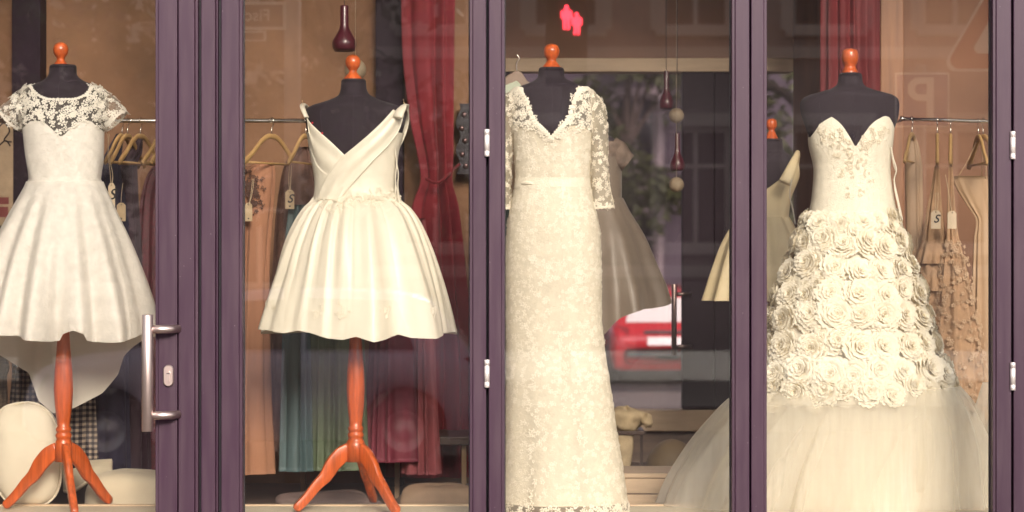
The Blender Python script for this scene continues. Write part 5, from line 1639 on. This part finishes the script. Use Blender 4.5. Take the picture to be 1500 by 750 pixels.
def facade(label, x0, x1, yf, z0, z1, wall, trim, pane, cols, rows, facing, w=1.1, h=1.7, zfirst=1.0, dz=3.1, depth=8.0):
    """house front with framed windows set in reveals; facing = +1 looks towards +y"""
    t = thing('town_house', label, 'building', ((x0 + x1) / 2, yf, z0))
    s = -facing
    W = box('wall', x0, x1, yf + s * 0.16, yf + s * depth, z0, z1, pane if False else wall, t)
    # front skin built round the openings
    bm = bmesh.new()
    xs = [x0 + (x1 - x0) * (i + 0.5) / cols for i in range(cols)]
    ya, yb = sorted((yf, yf + s * 0.159))
    zc = z0
    for r in range(rows):
        zb = z0 + zfirst + r * dz
        add_box(bm, x0, x1, ya, yb, zc, zb)
        xp = x0
        for xw in xs:
            add_box(bm, xp, xw - w / 2, ya, yb, zb + 0.0005, zb + h - 0.0005)
            xp = xw + w / 2
        add_box(bm, xp, x1, ya, yb, zb + 0.0005, zb + h - 0.0005)
        zc = zb + h
    add_box(bm, x0, x1, ya, yb, zc, z1)
    obj_bm('facade', bm, wall, t)
    for r in range(rows):
        zb = z0 + zfirst + r * dz
        box('string_course', x0, x1, yf + facing * 0.002, yf + facing * 0.10, zb - 0.45, zb - 0.27, trim, t)
        for xw in xs:
            bm = bmesh.new()
            y2, y3 = sorted((yf + s * 0.10, yf + s * 0.05))
            add_box(bm, xw - w / 2, xw - w / 2 + .09, y2, y3, zb, zb + h); add_box(bm, xw + w / 2 - .09, xw + w / 2, y2, y3, zb, zb + h)
            add_box(bm, xw - w / 2 + .09, xw + w / 2 - .09, y2, y3, zb, zb + .09); add_box(bm, xw - w / 2 + .09, xw + w / 2 - .09, y2, y3, zb + h - .09, zb + h)
            add_box(bm, xw - .035, xw + .035, y2, y3, zb + .09, zb + h - .09)
            add_box(bm, xw - w / 2 + .09, xw + w / 2 - .09, y2 + .002, y3 - .002, zb + h * .66, zb + h * .66 + .06)
            wo_ = obj_bm('window', bm, trim, t)
            box('pane', xw - w / 2 + 0.04, xw + w / 2 - 0.04, yf + s * 0.11, yf + s * 0.12, zb + 0.04, zb + h - 0.04, pane, wo_)
            box('sill', xw - w / 2 - 0.08, xw + w / 2 + 0.08, yf + facing * 0.003, yf + facing * 0.14, zb - 0.10, zb - 0.003, trim, wo_)
            y4, y5 = yf + facing * 0.002, yf + facing * 0.07
            bm = bmesh.new()
            add_box(bm, xw - w / 2 - .16, xw - w / 2 - .002, y4, y5, zb, zb + h + .001) if facing > 0 else add_box(bm, xw - w / 2 - .16, xw - w / 2 - .002, y5, y4, zb, zb + h + .001)
            add_box(bm, xw + w / 2 + .002, xw + w / 2 + .16, min(y4, y5), max(y4, y5), zb, zb + h + .001)
            add_box(bm, xw - w / 2 - .22, xw + w / 2 + .22, min(y4, y5), max(y4, y5) + .0, zb + h + .002, zb + h + .2)
            obj_bm('surround', bm, trim, wo_)
    box('cornice', x0 - 0.05, x1 + 0.05, yf + s * 0.3, yf + facing * 0.35, z1 + 0.002, z1 + 0.35, trim, t)
    return t
DWALL = mat('shaded_house_render', (0.075, 0.058, 0.075), rough=0.9, bump=0.2, bscale=8, var=0.25, vscale=0.8)  # dark colour stands in for the shade on this house
DTRIM = mat('dull_mauve_trim', (0.22, 0.18, 0.19), rough=0.8)
DPANE = mat('dark_window_pane', (0.015, 0.012, 0.018), rough=0.08)
FWALL = mat('ochre_house_render', (0.42, 0.33, 0.27), rough=0.9, bump=0.2, bscale=8, var=0.2, vscale=0.8)
FWALL2 = mat('grey_house_render', (0.36, 0.30, 0.29), rough=0.9, bump=0.2, bscale=8, var=0.2, vscale=0.8)
FTRIM = mat('pale_house_trim', (0.62, 0.54, 0.50), rough=0.8)
facade('house seen through the rear window, coloured dark for shade', -6, 12.5, 49.2, -0.62, 11.5, DWALL, DTRIM, DPANE, 7, 3, -1, zfirst=1.2, h=2.0)
facade('ochre house across the street, mirrored in the two left panes', -17, -2.5, -24, 0.0, 7.4, FWALL, FTRIM, DPANE, 6, 2, 1)
facade('grey house across the street, mirrored in the two right panes', -2.2, 14, -26, 0.0, 7.6, FWALL2, FTRIM, DPANE, 8, 2, 1, zfirst=1.6, h=1.9, dz=3.4)

LEAF = mat('tree_leaves', (0.055, 0.065, 0.020), rough=0.6, var=0.5, vscale=0.9, trans=0.25)
LEAF2 = mat('tree_leaves_light', (0.085, 0.095, 0.035), rough=0.6, var=0.5, vscale=0.9, trans=0.25)
BARK = mat('bark', (0.07, 0.05, 0.04), rough=0.9, bump=0.6, bscale=18, var=0.4, vscale=5, stretch=(2, 2, 0.4))
def tree(label, x, y, z0, H, cr, m, seed, n=2600, size=0.11, bottom=0.34):
    r = random.Random(seed)
    t = thing('street_tree', label, 'tree', (x, y, z0), 'street trees')
    tube('trunk', [(x, y, z0 - 0.1), (x + r.uniform(-.1, .1), y, z0 + H * .25), (x + r.uniform(-.2, .2), y, z0 + H * .55), (x, y, z0 + H * .8)], [0.20, 0.15, 0.10, 0.03], BARK, t, 12, sub=24)
    clumps = []
    for i in range(20):
        a = r.uniform(0, 6.28); hh = r.uniform(bottom, 0.95); rad = cr * r.uniform(.25, .95) * (1 - abs(hh - .62) * .9)
        c = Vector((x + rad * math.cos(a), y + rad * math.sin(a), z0 + H * hh))
        clumps.append((c, cr * r.uniform(.28, .48)))
        tube('limb', [(x, y, z0 + H * min(.6, hh - .1)), (Vector((x, y, z0 + H * hh - .4)) + c) / 2, c], [0.06, 0.035, 0.012], BARK, t, 6, sub=8)
    V, F = [], []
    for i in range(n):
        c, cr_ = r.choice(clumps)
        d_ = Vector((r.gauss(0, 1), r.gauss(0, 1), r.gauss(0, .8))).normalized() * cr_ * r.random() ** .45
        p = c + d_
        q = Matrix.Rotation(r.uniform(0, 6.28), 3, Vector((r.gauss(0, 1), r.gauss(0, 1), r.gauss(0, 1))).normalized())
        s = size * r.uniform(.7, 1.4)
        k = len(V)
        for vx, vy, vz in ((-1, 0, 0), (0, -.5, .12), (1, 0, 0), (0, .5, .12)):
            V.append(p + q @ Vector((vx * s, vy * s, vz * s)))
        F += [(k, k + 1, k + 2, k + 3)]
    mesh_obj('crown', V, F, m, t, smooth=False)
tree('leafy tree mirrored in the left panes, left of its neighbour', -4.9, -14.6, 0, 5.6, 1.9, LEAF, 1)
tree('leafy tree mirrored between the ochre house and the kerb', -1.9, -15.6, 0, 5.9, 1.8, LEAF, 2)
tree('green tree seen through the rear window beside the rosette gown', 5.6, 33, -0.45, 8.5, 2.8, LEAF2, 3, 4200, 0.15, 0.16)
tree('dark tree seen through the rear window above the red car', 2.9, 47, -0.6, 8.0, 2.0, LEAF, 4, 2600, 0.15)

# cars
RUB = mat('tyre_rubber', (0.015, 0.014, 0.015), rough=0.8)
RIM = mat('alloy_rim', (0.45, 0.43, 0.42), rough=0.3, metal=0.9)
CGLASS = mat('car_glass', (0.05, 0.055, 0.06), rough=0.05, coat=0.5)
LAMPR = mat('red_tail_lamp', (0.25, 0.01, 0.012), rough=0.15, coat=0.6)
LAMPW = mat('clear_lamp', (0.5, 0.5, 0.5), rough=0.12, coat=0.6)
PLATE = mat('white_plate', (0.75, 0.74, 0.70), rough=0.5)
BLACKP = mat('black_car_plastic', (0.02, 0.02, 0.022), rough=0.6)
def car(label, loc, rz, paint):
    """small hatchback, length along x (front at +x), built round the origin and then placed"""
    t = thing('parked_car', label, 'car', (0, 0, 0), 'cars in the streets')
    L, Wd = 3.9, 1.66
    top = hermite([-1.95, -1.90, -1.80, -1.62, -1.42, -1.10, -0.4, 0.20, 0.55, 0.95, 1.40, 1.75, 1.90, 1.95], [0.55, 0.72, 0.86, 1.12, 1.36, 1.44, 1.47, 1.44, 1.28, 0.98, 0.92, 0.82, 0.66, 0.50])
    belt = hermite([-1.95, -1.80, -1.3, 0.3, 1.0, 1.5, 1.95], [0.60, 0.86, 0.93, 0.92, 0.90, 0.84, 0.50])
    hwid = hermite([-1.95, -1.88, -1.6, -0.8, 0.8, 1.5, 1.85, 1.95], [0.60, 0.72, 0.80, 0.83, 0.83, 0.79, 0.68, 0.55])
    bot = hermite([-1.95, -1.8, 1.8, 1.95], [0.34, 0.22, 0.20, 0.30])
    xs = np.concatenate([np.linspace(-1.95, -1.4, 16), np.linspace(-1.3, 1.3, 40), np.linspace(1.4, 1.95, 14)])
    V, rows = [], []
    wheels = (-1.22, 1.22)
    for x in xs:
        b0, bl, tp, hw = float(bot(x)), float(belt(x)), float(top(x)), float(hwid(x))
        bl = min(bl, tp - 0.002)
        for wx in wheels:
            dd = abs(x - wx)
            if dd < 0.36: b0 = max(b0, 0.30 + math.sqrt(0.36 ** 2 - dd ** 2) * 0.98)
        sec = [(0, b0), (hw * .86, b0), (hw * .97, b0 + .03), (hw, b0 + (bl - b0) * .45), (hw * .985, b0 + (bl - b0) * .85), (hw * .95, bl)]
        ins = (tp - bl) * 0.42
        for f in (0.02, .3, .6, .85, .97):
            sec.append((max(hw * .95 - ins * f * 1.0 - .02, .1), bl + (tp - bl) * f))
        sec.append((max(hw * .95 - ins * 1.25 - .05, .08), tp - .004)); sec.append((0, tp + .01))
        ring = [(x, -u, v) for u, v in sec] + [(x, u, v) for u, v in sec[::-1][1:-1]]
        V += ring
        m = len(ring)
    F = grid_faces(len(xs), m, True) + [tuple(range(m)), tuple((len(xs) - 1) * m + j for j in range(m))[::-1]]
    mesh_obj('body', V, F, paint, t)
    def pane(name, pts, mm):
        """a thin panel laid just proud of the body from four or more outline points"""
        vv = [Vector(p) for p in pts]
        n_ = (vv[1] - vv[0]).cross(vv[2] - vv[0]).normalized()
        c = sum(vv, Vector()) / len(vv)
        if n_.dot(c - Vector((0, 0, 0.7))) < 0: n_ = -n_
        k = len(vv)
        V = [p - n_ * 0.05 for p in vv] + [p + n_ * 0.012 for p in vv]
        F = [tuple(range(k))[::-1], tuple(range(k, 2 * k))] + [(i, (i + 1) % k, k + (i + 1) % k, k + i) for i in range(k)]
        bm = bmesh.new()
        vs_ = [bm.verts.new(p) for p in V]
        for f in F: bm.faces.new([vs_[i] for i in f])
        bmesh.ops.recalc_face_normals(bm, faces=bm.faces)
        return obj_bm(name, bm, mm, t)
    for s in (-1, 1):
        pane('side_window', [(-1.30, s * .765, .97), (-.42, s * .765, .97), (-.42, s * .60, 1.38), (-1.15, s * .60, 1.36)], CGLASS)
        pane('side_window', [(-.36, s * .765, .97), (.80, s * .765, .97), (.32, s * .60, 1.34), (-.36, s * .60, 1.38)], CGLASS)
        pane('tail_lamp', [(-1.90, s * .52, .66), (-1.80, s * .74, .66), (-1.74, s * .74, .90), (-1.86, s * .54, .86)], LAMPR)
        pane('headlight', [(1.90, s * .44, .60), (1.78, s * .70, .60), (1.70, s * .70, .76), (1.84, s * .44, .72)], LAMPW)
        for wx in wheels:
            prof = [(0.17, 0.095), (0.29, 0.09), (0.30, 0.06), (0.30, -0.06), (0.29, -0.09), (0.17, -0.095)]
            V, F = lathe_data(prof, 28)
            V = [(wx + a, s * .72 + c_, .30 + b) for a, b, c_ in V]
            w = mesh_obj('wheel', V, F, RUB, t)
            V, F = lathe_data([(0.001, 0.05), (0.05, 0.055), (0.07, 0.03), (0.15, 0.05), (0.185, 0.085), (0.185, 0.0)], 28)
            mesh_obj('rim', [(wx + a, s * .72 + s * c_, .30 + b) for a, b, c_ in V], F, RIM, w)
        tube('mirror', [(.62, s * .80, .98), (.60, s * .92, 1.02)], [.05, .085], paint, t, 10, .6, sub=6)
    pane('rear_window', [(-1.76, -.56, .93), (-1.76, .56, .93), (-1.50, .46, 1.28), (-1.50, -.46, 1.28)], mat('bright_car_glass', (0.70, 0.69, 0.64), rough=0.12, coat=0.5))  # pale copy of the car glass, its brightness painted into the colour
    pane('windscreen', [(.98, -.62, 1.0), (.98, .62, 1.0), (.40, .50, 1.35), (.40, -.50, 1.35)], CGLASS)
    pane('number_plate', [(-1.945, -.26, .60), (-1.945, .26, .60), (-1.93, .26, .72), (-1.93, -.26, .72)], PLATE)
    pane('boot_grip', [(-1.90, -.30, .77), (-1.90, .30, .77), (-1.885, .30, .81), (-1.885, -.30, .81)], BLACKP)
    pane('bumper_strip', [(-1.955, -.55, .44), (-1.955, .55, .44), (-1.955, .55, .50), (-1.955, -.55, .50)], BLACKP)
    t.location = loc
    t.rotation_euler = (0, 0, rz)
    return t
REDC = mat('red_car_paint', (0.42, 0.012, 0.018), rough=0.25, coat=0.8, spec=0.5)
LILAC = mat('silver_lilac_car_paint', (0.80, 0.70, 0.88), rough=0.25, coat=0.8)
car('red hatchback seen through the rear window, tail towards the shop', (X(952, 26), 26, -0.43), R(93), REDC)
car('silver lilac hatchback parked across the road, mirrored low in the second pane', (-2.1, -10.6, -0.25), R(180), LILAC)

# street signs and signals on the shop side of the road, facing the window
POLEM = mat('galvanised_pole', (0.40, 0.37, 0.35), rough=0.45, metal=0.6)
SIGNW = mat('white_sign_face', (0.85, 0.83, 0.79), rough=0.5)
SIGNB = mat('blue_sign_face', (0.10, 0.11, 0.26), rough=0.5)
SIGNR = mat('red_sign_border', (0.34, 0.05, 0.04), rough=0.5)
ys = -5.0
def VP(px, py, yr):
    """a place in the street whose mirror image in the glass lands at this point of the window"""
    p = P(px, py, abs(yr))
    return Vector((p.x, yr, p.z))
a, b_ = VP(418, 2, ys), VP(418, 43, ys)
t = thing('street_name_sign', 'white framed street name sign mirrored at the top left of the second pane', 'sign', (a.x - 0.5, ys, 0.0))
x1, x0 = a.x, a.x - 0.62
box('plate', x0, x1, ys - 0.012, ys, b_.z, a.z, SIGNW, t, 0.004)
box('dark_field', x0 + 0.018, x1 - 0.018, ys + 0.0005, ys + 0.003, b_.z + 0.018, a.z - 0.018, mat('dark_blue_field', (0.10, 0.09, 0.11), rough=0.6), t)
text_obj('lettering', 'Fischer', (a.z - b_.z) * 0.60, (x1 - 0.235, ys + 0.0045, (a.z + b_.z) / 2), (R(90), 0, R(180)), SIGNW, t, bold=0.001)
a2, b2 = VP(389, 45, ys), VP(389, 60, ys)
box('number_plate', x0 + 0.1, a2.x, ys - 0.012, ys, b2.z, a2.z, SIGNW, t, 0.003)
box('dark_field', x0 + 0.115, a2.x - 0.012, ys + 0.0005, ys + 0.003, b2.z + 0.010, a2.z - 0.010, MATS['dark_blue_field'], t)
tube('post', [(x0 + 0.2, ys - 0.05, 0.0), (x0 + 0.2, ys - 0.05, a.z + 0.05)], 0.03, POLEM, t, 14, sub=3)
for z in (a.z - 0.03, b_.z + 0.03):
    box('clamp', x0 + 0.165, x0 + 0.235, ys - 0.085, ys - 0.0121, z - 0.012, z + 0.012, POLEM, t)
tube('lamp_mast', [(VP(428, 0, -6.2).x, -6.2, 0.0), (VP(428, 0, -6.2).x, -6.2, 5.5)], 0.055, POLEM, None, 16, sub=3)
tag(bpy.data.objects['lamp_mast'], 'grey street mast mirrored beside the street name sign', 'mast')

# warning triangle and parking sign
c0, c1 = VP(1378, 104, ys), VP(1452, -8, ys)
t = thing('warning_sign', 'red bordered triangular road sign mirrored at the top of the right pane', 'sign', (c0.x + 0.45, ys, 0.0))
side = 0.90
def tri(bm, s, y0, y1, up=0.0):
    h = s * math.sqrt(3) / 2
    cx_, zb = c0.x + side / 2, c0.z + up
    r = s * 0.06
    pts = []
    for (vx, vz), a0 in (((cx_ - s / 2 + r * 1.7, zb + r), 150), ((cx_ + s / 2 - r * 1.7, zb + r), 270), ((cx_, zb + h - 2 * r), 30)):
        for k in range(7):
            an = R(a0 + k * 20)
            pts.append((vx + r * math.cos(an), vz + r * math.sin(an)))
    prism_xz(bm, pts, y0, y1)
bm = bmesh.new(); tri(bm, side, ys - 0.012, ys); obj_bm('plate', bm, SIGNW, t)
bm = bmesh.new(); tri(bm, side - 0.05, ys + 0.0005, ys + 0.003, 0.016); obj_bm('border', bm, SIGNR, t)
bm = bmesh.new(); tri(bm, side - 0.36, ys + 0.0035, ys + 0.006, 0.105); obj_bm('field', bm, SIGNW, t)
tube('post', [(c0.x + side / 2, ys - 0.05, 0), (c0.x + side / 2, ys - 0.05, c0.z + 0.8)], 0.03, POLEM, t, 14, sub=3)
p0, p1 = VP(1312, 106, ys - 0.6), VP(1392, 186, ys - 0.6)
t = thing('parking_sign', 'blue parking sign with a white letter mirrored left of the warning triangle', 'sign', ((p0.x + p1.x) / 2, ys - 0.6, 0))
yp = ys - 0.6
box('plate', p0.x, p1.x, yp - 0.012, yp, p1.z, p0.z, SIGNW, t, 0.01)
box('blue_field', p0.x + 0.012, p1.x - 0.012, yp + 0.0005, yp + 0.003, p1.z + 0.012, p0.z - 0.012, SIGNB, t)
text_obj('letter', 'P', (p0.z - p1.z) * 1.05, ((p0.x + p1.x) / 2, yp + 0.005, (p0.z + p1.z) / 2), (R(90), 0, R(180)), SIGNW, t, bold=0.004)
tube('post', [((p0.x + p1.x) / 2, yp - 0.05, 0), ((p0.x + p1.x) / 2, yp - 0.05, p0.z + 0.05)], 0.03, POLEM, t, 14, sub=3)

# pedestrian signals showing red
LIT = mat('lit_red_signal', (0.5, 0.02, 0.03), emit=((1.0, 0.035, 0.06), 9.0))
HOUS = mat('signal_housing', (0.02, 0.024, 0.022), rough=0.6)
def signal(pxc, py0, py1, y, label, second):
    a, b_ = VP(pxc, py0, y), VP(pxc, py1, y)
    H = a.z - b_.z; x = a.x
    t = thing('pedestrian_signal', label, 'traffic light', (x, y, 0))
    box('housing', x - H * .8, x + H * .8, y - 0.18, y, b_.z - H * 2.1, a.z + H * .35, HOUS, t, 0.01)
    def figure(x, zb, H):
      V, F = [], []
      def part(pts, r):
        k = len(V)
        vv, ff_ = tube_data([Vector((x + u * H, y + 0.008, zb + v * H)) for u, v in pts], [q * H for q in r], 12, 0.3, cap=True, base=k)
        V.extend(vv); F.extend(ff_)
      part([(0, .98), (0, .94), (0, .88), (0, .82), (0, .79)], [.03, .075, .09, .07, .03])
      part([(0, .80), (0, .74), (0, .60), (0, .44)], [.10, .16, .145, .12])
      part([(-.07, .46), (-.075, .24), (-.075, .02)], [.07, .06, .055])
      part([(.07, .46), (.075, .24), (.075, .02)], [.07, .06, .055])
      part([(-.15, .76), (-.185, .62), (-.175, .44)], [.05, .045, .04])
      part([(.15, .76), (.185, .62), (.175, .44)], [.05, .045, .04])
      mesh_obj('standing_figure', V, F, LIT, t)
    figure(x, b_.z, H)
    a3, b3 = VP(second[0], second[1], y), VP(second[0], second[2], y)
    figure(a3.x, b3.z, a3.z - b3.z)  # added glowing copy, stands for the doubled reflection in the glazing
    V2, F2 = lathe_data([(H * .72, 0.0), (H * .74, 0.05), (H * .71, 0.05), (H * .69, 0.0)], 28)
    mesh_obj('lens_hood', [(x + H * .18 + p[0], y + 0.002 + p[2], b_.z + H * .5 + p[1]) for p in V2], F2, HOUS, t)
    tube('post', [(x, y - 0.09, 0), (x, y - 0.09, b_.z - H * 2.1)], 0.04, POLEM, t, 14, sub=3)
signal(830, 6, 44, -9.0, 'pedestrian signal with a lit red figure and its added ghost image, mirrored above the lace dress', (845, 17, 52))
